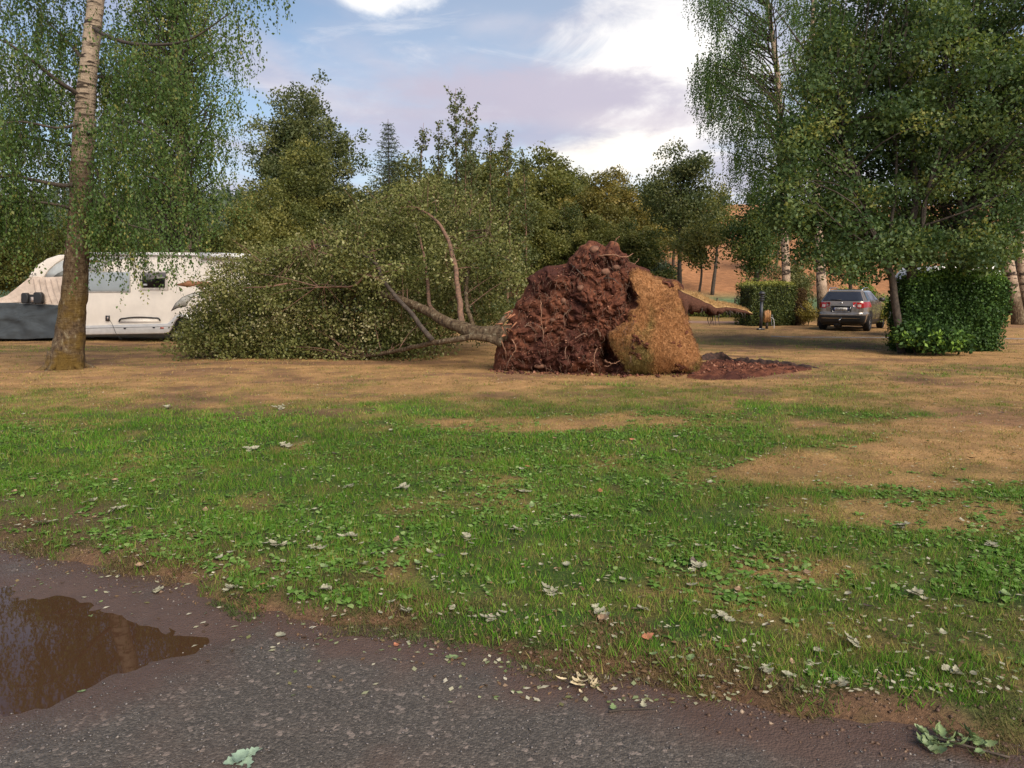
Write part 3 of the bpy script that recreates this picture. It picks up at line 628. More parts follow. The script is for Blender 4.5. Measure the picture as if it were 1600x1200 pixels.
def build_weeping(name, label, trunk, leafm, barkm, clusters, strand, step, size, rg, k=12, amp=.04, tint=.45, every=1, ground=.4, low=None):
    tr, r = trunk; o = thing(name, (tr[0, 0], tr[0, 1], tr[0, 2]), label, 'tree')
    mb = MB(); bark_tube(mb, tr, r, k, rg, amp); mb.build('trunk', barkm, o, True)
    br = MB(); limbs_to(br, [tr], [r], clusters, rg, every, .05, .8, 5, .15); tag(br.build('branches', M['bark'], o, True), kind='stuff')
    m = 6 if len(clusters) > 200 or len(clusters) < 100 else 16; tops = np.repeat(clusters, m, 0) + rg.standard_normal((len(clusters)*m, 3)) * np.array([.38, .38, .22])
    V, F, t, st = strand_leaves(tops, strand, step, size, rg, .13, tint, .2, ground)
    lf = MB().add(V, F, t=t); V, F, t = clump_leaves(clusters, .5, 30, size * 1.1, rg, .6, tint=tint); lf.add(V, F, t=t)
    lf.build('crown', leafm, o); return o
def build_birches():
    rg = np.random.default_rng(31)
    # behind the motorhome
    Y = 28.0; tr = trunk_from_px([(292, 520, Y, .24), (291, 400, Y, .20), (287, 300, Y, .17), (282, 200, Y, .15), (274, 100, Y, .12), (270, 0, Y, .10), (268, -150, Y, .06), (266, -260, Y, .02)], 60)
    cl = np.array([P(px, py, Y + rg.normal(0, 1.1)) for px, py in zip(rg.normal(255, 62, 620), rg.uniform(-230, 350, 620)) if 135 < px < 365])
    cl = cl[np.abs(cl[:, 0] - tr[0][0, 0]) < 1.3 + 2.2 * sstep(cl[:, 2], 15, 6)]
    build_weeping('birch_tree', 'slender birch with drooping leafy strands standing behind the motorhome', tr, M['birch'], M['birch_bark_far'], cl, 1.1, .06, .095, rg, tint=.5)
    # weeping birch on the right, thin trunk against the sky
    Y = 40.0; b = G(1222, 503); Y = b[1]
    tr = trunk_from_px([(1232, 503, Y, .24), (1228, 420, Y, .21), (1224, 320, Y, .18), (1219, 220, Y, .16), (1215, 120, Y, .14), (1203, 30, Y, .11), (1192, -60, Y, .09), (1186, -200, Y, .05), (1184, -280, Y, .02)], 60)
    pts = [(1120, 95), (1105, 110), (1135, 85), (1160, 60), (1180, 20), (1145, 130), (1175, 110), (1150, 60), (1130, 20), (1115, -10), (1105, -30), (1150, -20), (1170, -60), (1200, -80), (1230, -40), (1250, 20), (1260, 80), (1245, 130), (1200, 140), (1190, 180), (1165, 170), (1140, 165), (1120, 150), (1155, 200), (1210, 200), (1240, 200), (1180, 225), (1225, 250), (1190, 270), (1160, 245), (1210, -130), (1170, -140), (1240, -120), (1100, 100), (1125, 130), (1175, 40)]
    cl = np.array([P(px + rg.normal(0, 9), py + rg.normal(0, 9), Y + rg.normal(0, 1.3)) for px, py in pts * 4])
    build_weeping('birch_tree', 'tall weeping birch with long hanging strands against the bright sky beyond the clipped hedge', tr, M['birch'], M['birch_bark_far'], cl, 1.8, .075, .10, rg, tint=.3)
    # white trunk beside the parked car
    b = G(1286, 509); Y = b[1]
    tr = trunk_from_px([(1287, 511, Y, .30), (1286, 495, Y, .26), (1284, 450, Y, .235), (1281, 400, Y, .20), (1279, 350, Y, .18), (1276, 250, Y, .15), (1272, 120, Y, .11), (1270, 0, Y, .07), (1268, -80, Y, .02)], 60)
    cl = np.array([P(1275 + rg.normal(0, 45), py, Y + rg.normal(0, 1.2)) for py in rg.uniform(-60, 330, 90)])
    build_weeping('birch_tree', 'birch with pale peeling trunk right behind the parked car', tr, M['birch'], M['birch_bark_far'], cl, 1.2, .08, .10, rg, tint=.4)
    # leaning pale trunk at the corner of the tall hedge
    b = G(1592, 507); Y = b[1]
    tr = trunk_from_px([(1594, 509, Y, .38), (1590, 490, Y, .30), (1583, 450, Y, .25), (1577, 415, Y, .24), (1572, 370, Y, .22), (1562, 250, Y, .17), (1556, 100, Y, .11), (1552, 0, Y, .05)], 60)
    cl = np.array([P(1575 + rg.normal(0, 60), py, Y + rg.normal(0, 1.2)) for py in rg.uniform(-20, 330, 80)])
    build_weeping('birch_tree', 'birch with yellowish pale trunk leaning behind the tall hedge corner', tr, M['birch'], M['birch_bark_far'], cl, 1.2, .09, .11, rg, tint=.6)
    Y += 2.5; tr = trunk_from_px([(1610, 504, Y, .34), (1604, 470, Y, .27), (1597, 410, Y, .22), (1594, 330, Y, .18), (1600, 200, Y, .1), (1605, 100, Y, .04)], 50)
    cl = np.array([P(1612 + rg.normal(0, 55), py, Y + rg.normal(0, 1.0)) for py in rg.uniform(120, 330, 40)])
    build_weeping('birch_tree', 'birch with rough mottled trunk behind the yellowish leaning birch', tr, M['birch'], M['birch_bark_far'], cl, 1.1, .1, .12, rg, tint=.55)
build_birches()

def build_round_tree():
    """the big many-stemmed tree over the tall hedge"""
    rg = np.random.default_rng(41); Y = 20.6
    stems = [[(1412, 560, 20.0, .10), (1404, 500, 20.0, .095), (1396, 455, 20.0, .09), (1383, 410, 20.0, .085), (1372, 375, 20.1, .08), (1345, 300, 20.2, .06), (1310, 200, 20.3, .03)],
             [(1428, 560, 20.4, .15), (1426, 470, 20.4, .135), (1425, 430, 20.4, .125), (1425, 390, 20.4, .11), (1432, 300, 20.5, .09), (1420, 160, 20.6, .06), (1415, 0, 20.6, .03)],
             [(1488, 560, 20.7, .12), (1489, 470, 20.7, .11), (1488, 430, 20.7, .10), (1491, 380, 20.7, .09), (1512, 320, 20.8, .08), (1535, 220, 21.0, .055), (1550, 80, 21, .03)],
             [(1496, 470, 20.8, .085), (1500, 420, 20.8, .08), (1507, 370, 20.8, .075), (1490, 250, 20.6, .06), (1480, 90, 20.5, .04), (1478, -60, 20.5, .02)],
             [(1425, 400, 20.4, .07), (1440, 340, 20.2, .06), (1465, 240, 20.0, .05), (1500, 120, 19.8, .03), (1520, 0, 19.8, .015)],
             [(1384, 408, 20.0, .045), (1392, 350, 20.1, .04), (1400, 250, 20.3, .035), (1390, 120, 20.4, .02)]]
    o = thing('broadleaf_tree', (P(1450, 560, Y)[0], Y, 0), 'broad dark-leaved tree with several thin stems rising behind the tall hedge', 'tree')
    TR, RR = [], []
    for s in stems:
        c, r = trunk_from_px(s, 34); c[:, :2] += .05 * np.stack([vnoise(c[:, 2]*1.5, 0*c[:, 2]+s[0][0]), vnoise(c[:, 2]*1.5, 0*c[:, 2]-s[0][0])], 1)
        if s[0][1] == 560: c[0, 2] = -.05
        TR.append(c); RR.append(r); mb = MB(); bark_tube(mb, c, r, 10, rg, .05); mb.build('stem', M['bark'], o, True)
    # leafy sprays through a wide, uneven crown
    cl = crown_points((11.6, 21.2, 6.9), (6.3, 3.6, 5.4), 1150, rg, .2, .3, 3.0, 2.0)
    ed = np.array([P(px + rg.normal(0, 14), py + rg.normal(0, 14), 20.2 + rg.normal(0, .7)) for px, py in [(1190, 250), (1205, 230), (1215, 310), (1240, 320), (1250, 290), (1230, 270), (1290, 350), (1280, 300), (1320, 360), (1360, 350), (1350, 400), (1400, 390), (1470, 395), (1500, 400), (1540, 390), (1215, 260), (1225, 300), (1210, 330), (1240, 350), (1260, 230), (1250, 180), (1275, 120), (1285, 60), (1295, 10), (1230, 380), (1270, 390), (1300, 400), (1340, 380), (1240, 240), (1200, 290), (1310, 330), (1450, 380), (1560, 370), (1590, 330), (1520, 360), (1410, 360), (1285, 30), (1280, 90), (1270, 150), (1262, 200), (1300, 130), (1310, 60), (1300, 200), (1290, 250), (1255, 330), (1220, 345), (1200, 270), (1330, 290), (1225, 215), (1245, 205)] * 6 + [(1300, 405), (1330, 415), (1360, 405), (1400, 410), (1440, 405), (1465, 415), (1500, 408), (1530, 412), (1560, 405), (1415, 380), (1545, 380), (1585, 400)] * 4])
    cl = np.vstack([cl, ed]); px = 800 + 1200 * cl[:, 0] / cl[:, 1]; py = 455 - 1200 * (cl[:, 2] - 1.6) / cl[:, 1]
    left = np.interp(py, [-200, 0, 60, 120, 180, 240, 300, 350, 400, 440], [1225, 1265, 1262, 1250, 1238, 1215, 1200, 1212, 1240, 1330])
    keep = (px > left) & (py < 428 - 20 * vnoise(px * .02, 0*px)); cl = cl[keep]
    br = MB(); limbs_to(br, TR, RR, cl[(cl[:, 2] > 3.6)], rg, 3, .035, .9, 5, .1); tag(br.build('branches', M['bark'], o, True), kind='stuff')
    rc = rg.uniform(.32, .68, len(cl)); V, F, t = clump_leaves(cl, rc, 106, .104, rg, .55, .25, .9, .45, .24)
    MB().add(V, F, t=t).build('crown', M['willow'], o)
build_round_tree()

def simple_tree(name, label, cat, base, h, crown_r, leafm, n, per, size, rg, z0=0.15, group=None, trunk_r=None, barkm=None, rc=(.5, 1.0), shape=1.0, lobe=.45, every=4, seed=0., tint=.5, tvar=.25, shell=.3, droop=.2, flat=.7, up=.5):
    """trunk, limbs and a crown of leaf clumps; crown_r = (rx, ry)"""
    base = np.asarray(base, float); o = thing(name, base, label, cat, group)
    tr = spline([base, base + (rg.normal(0, .15), rg.normal(0, .15), h*.4), base + (rg.normal(0, .3), rg.normal(0, .3), h*.80)], 24)
    tr[0, 2] -= .2; r = np.linspace(trunk_r or h*.016, .03, 24); mb = MB(); bark_tube(mb, tr, r, 9, rg, .05); mb.build('trunk', barkm or M['bark'], o, True)
    zc = h * (z0 + 1) / 2; cl = crown_points(base + (0, 0, zc), (crown_r[0], crown_r[1], h * (1 - z0) / 2), n, rg, shell, lobe, seed)
    u = (cl[:, 2] - base[2] - h*z0) / (h * (1 - z0)); f = np.clip(1.15 - shape * .55 * np.clip(u, 0, 1), .2, 1.2); cl[:, :2] = base[:2] + (cl[:, :2] - base[:2]) * f[:, None]
    cl = cl[cl[:, 2] > base[2] + .25]; dm = np.linalg.norm(cl[:, None] - cl[None], axis=2); cl = cl[(dm < .13*h + .25).sum(1) > 3]
    br = MB(); limbs_to(br, [tr], [r], cl, rg, every, .08, .7, 4, .2); tag(br.build('branches', barkm or M['bark'], o, True), kind='stuff')
    V, F, t = clump_leaves(cl, rg.uniform(*rc, len(cl)), per * .60, size * 1.24, rg, flat, droop, up, tint, tvar)
    MB().add(V, F, t=t).build('crown', leafm, o); return o
def tz(x, y): return float(terrain(np.array([x]), np.array([y]))[0])
def at(px, Y, dz=0.0):
    x = (px - 800) / FPX * Y / CP * (CP)   # ground position below image column px
    x = (px - 800) / FPX * (Y * CP + 0.2); return np.array([x, Y, tz(x, Y) + dz])
def top_h(py, Y, base): return P(800, py, Y)[2] - base[2]

def build_background():
    rg = np.random.default_rng(51)
    # tall birch-like tree left of centre
    b = at(482, 60); simple_tree('broadleaf_tree', 'tall feathery grey-green tree rising alone behind the fallen crown', 'tree', b, top_h(100, 60, b), (5.4, 4.6), M['birch_far'], 380, 210, .17, rg, .16, rc=(.55, 1.05), seed=4.3, lobe=.55, shape=.55, tvar=.2, flat=.9, up=.2, droop=.5)
    b = at(470, 55); simple_tree('broadleaf_tree', 'olive-yellow bushy tree in front of the tall feathery one', 'tree', b, top_h(215, 55, b), (3.3, 3.0), M['olive'], 100, 200, .16, rg, .1, seed=1.3, lobe=.6)
    b = at(425, 50); simple_tree('broadleaf_tree', 'low spreading olive-green tree beside the motorhome\'s rear', 'tree', b, top_h(270, 50, b), (3.2, 2.8), M['olive'], 110, 220, .14, rg, .05, seed=7.3, lobe=.6)
    b = at(385, 45); simple_tree('broadleaf_tree', 'rounded yellow-green bush just beyond the motorhome\'s roof end', 'tree', b, top_h(300, 45, b), (2.6, 2.4), M['olive'], 90, 220, .13, rg, .03, seed=2.7, lobe=.6, tint=.6)
    for i, (px, Y, py, rx, lab, tint) in enumerate([(-60, 34, 250, 3.6, 'dense dark green bush beyond the motorhome\'s covered nose', .3), (40, 36, 285, 3.0, 'olive leafy bush showing over the motorhome\'s sloping front', .5), (150, 38, 300, 2.6, 'yellow-green bush glimpsed right behind the mossy birch', .75), (215, 40, 330, 2.6, 'low green bush behind the motorhome\'s large side window', .45), (320, 37, 325, 2.0, 'dark bush at the foot of the slender birch', .25)]):
        b = at(px, Y); simple_tree('bush', lab, 'bush', b, top_h(py, Y, b), (rx, rx*.8), M['olive'], 110, 210, .11, rg, .0, seed=i*1.7, tint=tint, every=5, rc=(.4, .8))
    # spruce
    b = at(612, 56); h = top_h(186, 56, b); o = thing('spruce_tree', b, 'dark pointed spruce between the tall tree and the wood', 'tree')
    tr = np.linspace(b, b + (0, 0, h), 20); mb = MB(); mb.tube(tr, np.linspace(.16, .015, 20), 8); mb.build('trunk', M['bark'], o, True); lf = MB(); br = MB()
    for z in np.arange(1.2, h - .15, .30):
        R = 3.3 * (1 - z / h) ** .85 + .10
        for a in np.arange(0, 6.28, 6.28 / 9) + rg.uniform(0, 6.28):
            ln = R * rg.uniform(.7, 1.15); d = np.array([math.cos(a), math.sin(a), 0]); c = spline([b + (0, 0, z), b + (0, 0, z - .12*ln) + d*ln*.6, b + (0, 0, z + .05*ln) + d*ln], 7)
            br.tube(c, np.linspace(.02, .005, 7), 3, False); n = int(26 * ln) + 6; q = c[rg.integers(1, 7, n)] + rg.normal(0, .07, (n, 3)); V, F = leaves(q, .16, rg, axis=d*1.2 + (0, 0, -.1), spread=.5, width=.3)
            lf.add(V, F, t=np.repeat(np.clip(rg.normal(.5, .25, n), 0, 1), 4))
    tag(br.build('branches', M['bark'], o), kind='stuff'); lf.build('crown', M['spruce'], o)
    # young upright poplars standing up out of the wood
    proto = None
    for i, (px, py, Y, w) in enumerate([(714, 138, 40, 1.0), (656, 192, 41, .8), (688, 190, 42, .85), (742, 165, 41.5, .9), (764, 196, 42, .7), (792, 205, 43, .75), (820, 232, 44, .75), (733, 185, 39, .7)]):
        b = at(px, Y); h = top_h(py, Y, b); lab = 'tallest of the slim young poplars standing up above the wood' if i == 0 else 'slim young poplar with upright twigs, lower than the tallest one, above the wood'
        o = thing('poplar_tree', b, lab, 'tree', 'young poplars at the edge of the wood')
        tr = spline([b, b + (rg.normal(0, .1), 0, h*.5), b + (rg.normal(0, .2), 0, h)], 22); mb = MB(); mb.tube(tr, np.linspace(.08, .008, 22), 7); mb.build('trunk', M['red_bark'], o, True)
        br, lf = MB(), MB()
        for z in np.arange(h*.25, h*.97, .26):
            for _ in range(2):
                a = rg.uniform(0, 6.28); ln = w * rg.uniform(.3, 1.7) * (1.15 - (z / h)**2 * .7); p0 = tr[int(z / h * 21)]; p1 = p0 + np.array([math.cos(a)*ln*.62, math.sin(a)*ln*.62, ln*.8])
                br.tube(limb(p0, p1, 6, rg, -.1), np.linspace(.014, .004, 6), 3, False); n = int(40 * ln) + 6; u = rg.uniform(.1, 1.05, n)[:, None]; q = p0 + (p1 - p0)*u + rg.normal(0, .075, (n, 3))
                V, F = leaves(q, .135, rg, spread=.8, width=.75); lf.add(V, F, t=np.repeat(np.clip(rg.normal(.4, .22, n), 0, 1), 4))
        tag(br.build('branches', M['red_bark'], o), kind='stuff'); lf.build('crown', M['birch_far'], o)
    # the wood: three kinds, copied
    protos = [simple_tree('wood_tree', 'x', 'tree', (0, 0, -400 - 50*i), 12.0, (4.4, 4.2), m, 170, 190, .20, rg, .02, lobe=.65, seed=i*3.1, every=6, rc=(.6, 1.2), tvar=.26) for i, m in enumerate((M['wood'], M['olive'], M['gold']))]
    labs = ['dull green full-crowned tree in the dense wood beyond the uprooted birch', 'olive full-crowned tree in the dense wood beyond the uprooted birch', 'yellowing full-crowned tree in the wood, above the soil mound\'s right side']
    spots = [(545, 62, 300, 1), (585, 66, 285, 0), (640, 60, 262, 1), (700, 62, 255, 0), (745, 70, 235, 0), (785, 64, 252, 1), (815, 74, 240, 0), (852, 66, 246, 1), (893, 72, 268, 0), (925, 64, 285, 2), (960, 74, 275, 2), (985, 66, 300, 2), (1015, 78, 270, 0), (880, 60, 310, 0), (830, 58, 320, 1), (930, 58, 345, 1), (970, 60, 335, 0), (1000, 58, 350, 0), (760, 57, 330, 0), (700, 55, 340, 1), (640, 54, 345, 0), (580, 53, 350, 1), (520, 55, 335, 0), (905, 88, 258, 0), (1050, 82, 285, 0)]
    first = [True]*3
    for px, Y, py, k in spots:
        b = at(px, Y); h = top_h(py, Y, b); s = 1.2 * h / 12.0; o = protos[k] if first[k] else copy_tree(protos[k]); first[k] = False
        o.location = b; w = s * rg.uniform(.85, 1.1) if s > .6 else s * 1.35; o.scale = (w, w, s * .96); o.rotation_euler = (0, 0, rg.uniform(0, 6.28)); tag(o, labs[k], 'tree', 'trees of the wood')
    # right of the mound
    b = at(1062, 52); simple_tree('broadleaf_tree', 'airy tree with open greenish-yellow crown against the glow of the sky', 'tree', b, top_h(196, 52, b), (3.4, 3.0), M['birch_far'], 120, 170, .15, rg, .3, seed=9.1, lobe=.5, every=2, tint=.45)
    b = at(1085, 47); simple_tree('broadleaf_tree', 'mid-height green tree under the airy one, right of the mound', 'tree', b, top_h(330, 47, b), (2.5, 2.3), M['wood'], 60, 170, .13, rg, .35, seed=5.1, lobe=.6)
    b = at(1112, 64); simple_tree('broadleaf_tree', 'small drooping tree with bare lower trunk on the dry slope', 'tree', b, top_h(285, 64, b), (3.3, 3.0), M['olive'], 90, 190, .16, rg, .34, seed=6.1, every=1, trunk_r=.17, lobe=.5, droop=.6, tint=.55)
    b = at(1022, 58); simple_tree('bush', 'blue-green bush at the foot of the dry slope behind the mound', 'bush', b, top_h(395, 58, b), (2.6, 2.0), M['spruce'], 50, 160, .15, rg, 0, seed=2.2, tint=.6)
    b = at(1178, 46); simple_tree('broadleaf_tree', 'dark narrow tree directly behind the clipped hedge by the lamp', 'tree', b, top_h(265, 46, b), (2.3, 2.3), M['willow'], 110, 190, .13, rg, .12, seed=3.2, tint=.5, trunk_r=.22)
    b = at(1240, 41); simple_tree('bush', 'loose light green shrub sticking up over the clipped hedge', 'bush', b, top_h(385, 41, b), (1.7, 1.2), M['birch_far'], 70, 150, .09, rg, .05, seed=8.2, tint=.65, rc=(.3, .55))
    b = at(1330, 46); simple_tree('broadleaf_tree', 'dark leafy tree behind the parked car\'s roof', 'tree', b, top_h(270, 46, b), (4.0, 2.6), M['willow'], 130, 200, .13, rg, .18, seed=12.2, tint=.45)
    b = at(1345, 40); simple_tree('bush', 'bright green low bush seen over the parked car', 'bush', b, top_h(432, 40, b), (2.6, .9), M['hedge'], 60, 170, .08, rg, 0, seed=13.2, tint=.85, rc=(.25, .45))
    b = at(1262, 36); simple_tree('bush', 'yellowing shrub beside the parked car\'s left tail lamp', 'bush', b, top_h(470, 36, b), (.55, .5), M['yellow_shrub'], 40, 90, .06, rg, 0, seed=14.2, rc=(.15, .3))
    b = at(1391, 33); simple_tree('bush', 'yellow-green shrub beside the parked car\'s front wing', 'bush', b, top_h(462, 33, b), (.6, .6), M['hedge2'], 45, 100, .06, rg, 0, seed=15.2, tint=.8, rc=(.15, .3))
    for i, (px, Y, py, rx, m, lab) in enumerate([(1420, 58, 300, 3.0, 'willow', 'dark tree on the slope behind the white caravan'), (1525, 62, 345, 1.9, 'olive', 'small olive tree on the dry slope above the tall hedge'), (1480, 75, 330, 3.2, 'wood', 'dull green tree high on the dry slope'), (1640, 60, 300, 3.4, 'olive', 'olive tree at the slope\'s far end past the birches'), (1210, 78, 300, 4.2, 'wood', 'dull green tree on the slope behind the weeping birch'), (1285, 66, 300, 3.6, 'wood', 'dull green tree on the slope behind the pale-trunked birch')]):
        b = at(px, Y); simple_tree('broadleaf_tree', lab, 'tree', b, top_h(py, Y, b), (rx, rx*.9), M[m], 90, 170, .17, rg, .25, seed=20+i*1.9)
    # distant forest on the far hill, too far to tell one tree from the next
    n = 900; y = rg.uniform(180, 300, n); x = -rg.uniform(.08, .55, n) * y * 1.1; z = terrain(x, y); h = rg.uniform(7, 12, n); V, F, T = [], [], []
    for i in range(n):
        m = 36; u = rg.uniform(0, 1, m); a = rg.uniform(0, 6.28, m); R = h[i] * .22 * (1 - u) + .1; V.append(np.stack([x[i] + R*np.cos(a), y[i] + R*np.sin(a), z[i] + u*h[i]], 1)); T.append(np.clip(rg.normal(rg.uniform(.3, .7), .15, m), 0, 1))
    q = np.concatenate(V); V, F = leaves(q, 1.35, rg, axis=np.array([0, 0, .2])); MBo = MB().add(V, F, t=np.repeat(np.concatenate(T), 4))
    tag(MBo.build('distant_forest', M['spruce']), 'far-off conifer forest covering the hill behind the trees', 'forest', kind='stuff')
build_background()

# ------------------------------------------------------------------ hedges
def hedge(name, label, P0, P1, depth, h, leafm, n, size, rg, rough=.09, parts=None, tint=.45, loose=0.0, cat='hedge', topt=.0, ztaper=0.0):
    """clipped box of leaves between two ground points (front face), with a solid dark core inside"""
    P0, P1 = np.asarray(P0, float), np.asarray(P1, float); d = P1 - P0; ln = np.linalg.norm(d[:2]); e = np.array([d[0]/ln, d[1]/ln, 0]); f = np.array([-e[1], e[0], 0])
    if f[1] < 0: f = -f
    zb = min(tz(*P0[:2]), tz(*P1[:2])); o = thing(name, ((P0 + P1)/2)[:2].tolist() + [zb], label, cat)
    def W(a, b, c): return np.array([P0[0], P0[1], zb]) + a[:, None]*e + b[:, None]*f + np.stack([0*c, 0*c, c], 1)
    a, b, c = rg.uniform(0, ln, n), rg.uniform(0, depth, n), rg.uniform(0.02, h, n); side = rg.choice(5, n, p=[.45, .12, .13, .13, .17]); dp = np.abs(rg.normal(0, .11, n))
    nrm = np.zeros((n, 3))
    for k, (arr, val, sg, nv) in enumerate([(b, 0, 1, -f), (b, depth, -1, f), (a, 0, 1, -e), (a, ln, -1, e), (c, h, -1, np.array([0, 0, 1.]))]):
        i = side == k; arr[i] = val + sg * dp[i]; nrm[i] = nv
    bul = rough * fbm(a*1.7, c*1.7 + b*1.3, oct=3); Pt = W(a, b, c) + nrm * (bul[:, None]*1.4 + loose * np.abs(rg.normal(0, 1, n))[:, None])
    an = (a - ln/2) / (ln/2); Pt += f * (.22 * np.abs(an)**5 * rough/.1 * (side == 0))[:, None]; Pt[:, 2] -= (.14 * np.abs(an)**6 + .10 * np.clip(-fbm(a*1.3, b*1.3, 4.0, oct=3), 0, 1)) * (c / h) * rough/.1
    Pt += nrm * (.10 * np.sin(np.pi * np.clip(c / h, 0, 1)) * (side < 2))[:, None]
    Pt[:, :2] -= (e[:2][None] * ((a - ln/2) / (ln/2) * ztaper * np.clip(1 - c / (.6*h), 0, 1))[:, None]); Pt = Pt[Pt[:, 2] > zb + .01]; m = len(Pt)
    V, F = leaves(Pt, size, rg, axis=np.array([0, 0, .25]), spread=.9, up=.4, width=.7)
    t = np.clip(rg.normal(tint, .2, m) + topt * sstep(Pt[:, 2] - zb, h*.86, h), 0, 1); MB().add(V, F, t=np.repeat(t, 4)).build('foliage', leafm, o)
    core = MB(); s = .20; aa = np.array([s+ztaper, ln-s-ztaper, ln-s-ztaper, s+ztaper]*2); bb = np.array([s, s, depth-s, depth-s]*2); cc = np.array([0.0]*4 + [h-s]*4); aa[4:] = [s, ln-s, ln-s, s]  # solid dark box filling the hedge behind its leaves
    core.add(W(aa, bb, cc), [(0,3,2,1),(4,5,6,7),(0,1,5,4),(1,2,6,5),(2,3,7,6),(3,0,4,7)]).build('inner_dark_core', M['hedge_core'], o); return o
def build_hedges():
    rg = np.random.default_rng(61)
    a, b = np.array([P(1420, 500, 19.95)[0], 19.95, 0]), np.array([P(1574, 500, 20.15)[0], 20.15, 0]); hedge('hedge', 'tall square-clipped dark green hedge with ragged foot under the many-stemmed tree', a, b, 1.05, 2.02, M['hedge'], 40000, .068, rg, .16, tint=.40, loose=.08, topt=.42, ztaper=.22)
    a, b = G(1176, 509), G(1243, 508); hedge('hedge', 'low clipped hedge with yellow-green top beside the post lamp', a, b, 1.6, 2.05, M['hedge2'], 14000, .075, rg, .10, tint=.36, topt=.6, loose=.02)
    a, b = G(1244, 508), G(1262, 507); hedge('hedge', 'russet-brown hedge end joined to the clipped hedge', a, b, 1.3, 1.75, M['russet'], 5000, .075, rg, .1)
    a, b = G(905, 497), G(1168, 499); hedge('hedge', 'knee-high row of yellow-green bushes along the earth lane', a, b, .8, .58, M['hedge2'], 9000, .09, rg, .22, tint=.62, loose=.05)
    # loose sprays at the foot of the tall hedge
    b = G(1432, 556); simple_tree('bush', 'loose sprawling shoots at the left foot of the tall hedge', 'bush', (b[0]+.2, b[1]+.45, 0), 1.0, (.72, .5), M['hedge'], 60, 90, .085, rg, 0, seed=3.3, rc=(.15, .3), every=2, trunk_r=.02, tint=.5)
    b = G(1500, 558); simple_tree('bush', 'leafy suckers spreading at the front foot of the tall hedge', 'bush', (b[0]-.3, b[1]+.5, 0), .8, (.95, .5), M['hedge'], 60, 90, .085, rg, 0, seed=5.3, rc=(.15, .3), every=2, trunk_r=.02, tint=.45)
build_hedges()
#@@OBJ
# ------------------------------------------------------------------ the uprooted birch
class Mass:
    """upturned soil: a lumpy body whose silhouette is given in pixels at depth Yp"""
    def __init__(s, outline, center, Yp):
        s.c = P(*center, Yp)[[0, 2]]; q = np.array([P(a, b, Yp)[[0, 2]] for a, b in outline])
        q = np.vstack([q, q[:1]]); d = np.r_[0, np.cumsum(np.linalg.norm(np.diff(q, axis=0), axis=1))]; u = np.linspace(0, d[-1], 420, endpoint=False)
        s.o = np.stack([np.interp(u, d, q[:, 0]), np.interp(u, d, q[:, 1])], 1); s.Yp = Yp
        v = s.o - s.c; s.a = np.unwrap(np.arctan2(v[:, 1], v[:, 0])); s.R = np.hypot(v[:, 0], v[:, 1])
        k = np.argsort(np.mod(s.a, 2*np.pi)); s.as_, s.rs = np.mod(s.a, 2*np.pi)[k], s.R[k]
    def r(s, x, z):
        v = np.stack([x - s.c[0], z - s.c[1]], -1); a = np.mod(np.arctan2(v[..., 1], v[..., 0]), 2*np.pi)
        return np.hypot(v[..., 0], v[..., 1]) / np.interp(a, s.as_, s.rs, period=2*np.pi)
SOIL = [(771, 586), (772, 560), (776, 540), (786, 520), (792, 502), (803, 486), (815, 464), (824, 447), (830, 428), (838, 421), (858, 416), (884, 412), (890, 402), (900, 394), (908, 388), (915, 380), (922, 374), (932, 374), (940, 382), (947, 385), (955, 377), (966, 379), (974, 389), (984, 394), (987, 408), (997, 414), (1012, 420), (1030, 430), (1048, 435), (1062, 438), (1070, 447), (1073, 462), (1078, 485), (1083, 510), (1092, 535), (1099, 555), (1100, 572), (1092, 584), (1030, 587), (930, 588), (850, 588)]
TURF = [(985, 418), (1000, 418), (1014, 423), (1031, 433), (1048, 437), (1063, 439), (1071, 449), (1074, 465), (1079, 488), (1084, 512), (1093, 537), (1099, 556), (1099, 574), (1088, 582), (1066, 580), (1054, 573), (1040, 583), (1012, 584), (990, 583), (972, 578), (965, 560), (955, 545), (945, 528), (948, 514), (962, 508), (978, 500), (976, 486), (990, 476), (993, 462), (984, 450), (980, 434)]
mass = Mass(SOIL, (935, 500), 15.1)
HOLE = P(950, 556, 15.0)[[0, 2]]
def soil_front(x, z):
    """depth (world y) of the soil face"""
    r = np.clip(mass.r(x, z), 0, 1)
    y = mass.Yp - 0.62 * (1 - r**4) ** .55 + .06
    xr = P(985, 500, 15)[0]
    y = y + .16 * np.abs(x - xr) + .10 * z
    h = np.exp(-(((x - HOLE[0]) / .17) ** 2 + ((z - HOLE[1]) / .27) ** 2)); h2 = np.exp(-(((x - P(984, 465, 15)[0]) / .10) ** 2 + ((z - P(984, 465, 15)[2]) / .22) ** 2))
    return y + .85 * h + .42 * h2
def clod(x, z, k=0.0):
    """lumps: cell noise from jittered points"""
    out = np.zeros(np.shape(x))
    for s, w, sd in ((3.2, .085, 1.0), (7.5, .050, 5.0), (15.0, .034, 9.0)):
        xs, zs = x*s + sd, z*s + 2*sd; xi, zi = np.floor(xs).astype(int), np.floor(zs).astype(int); best = np.full(np.shape(x), 9.0); hv = np.zeros(np.shape(x))
        for dx in (-1, 0, 1):
            for dz in (-1, 0, 1):
                a = PERM[(PERM[(xi+dx) & 4095] + zi + dz) & 4095]; jx, jz = (VAL[a]*.5+.5), (VAL[(a+77) & 4095]*.5+.5)
                d = (xi+dx+jx-xs)**2 + (zi+dz+jz-zs)**2; m = d < best; best = np.where(m, d, best); hv = np.where(m, VAL[(a+311) & 4095], hv)
        out = out + w * (hv * .8 - np.sqrt(best) * .9 + .4)
    return out
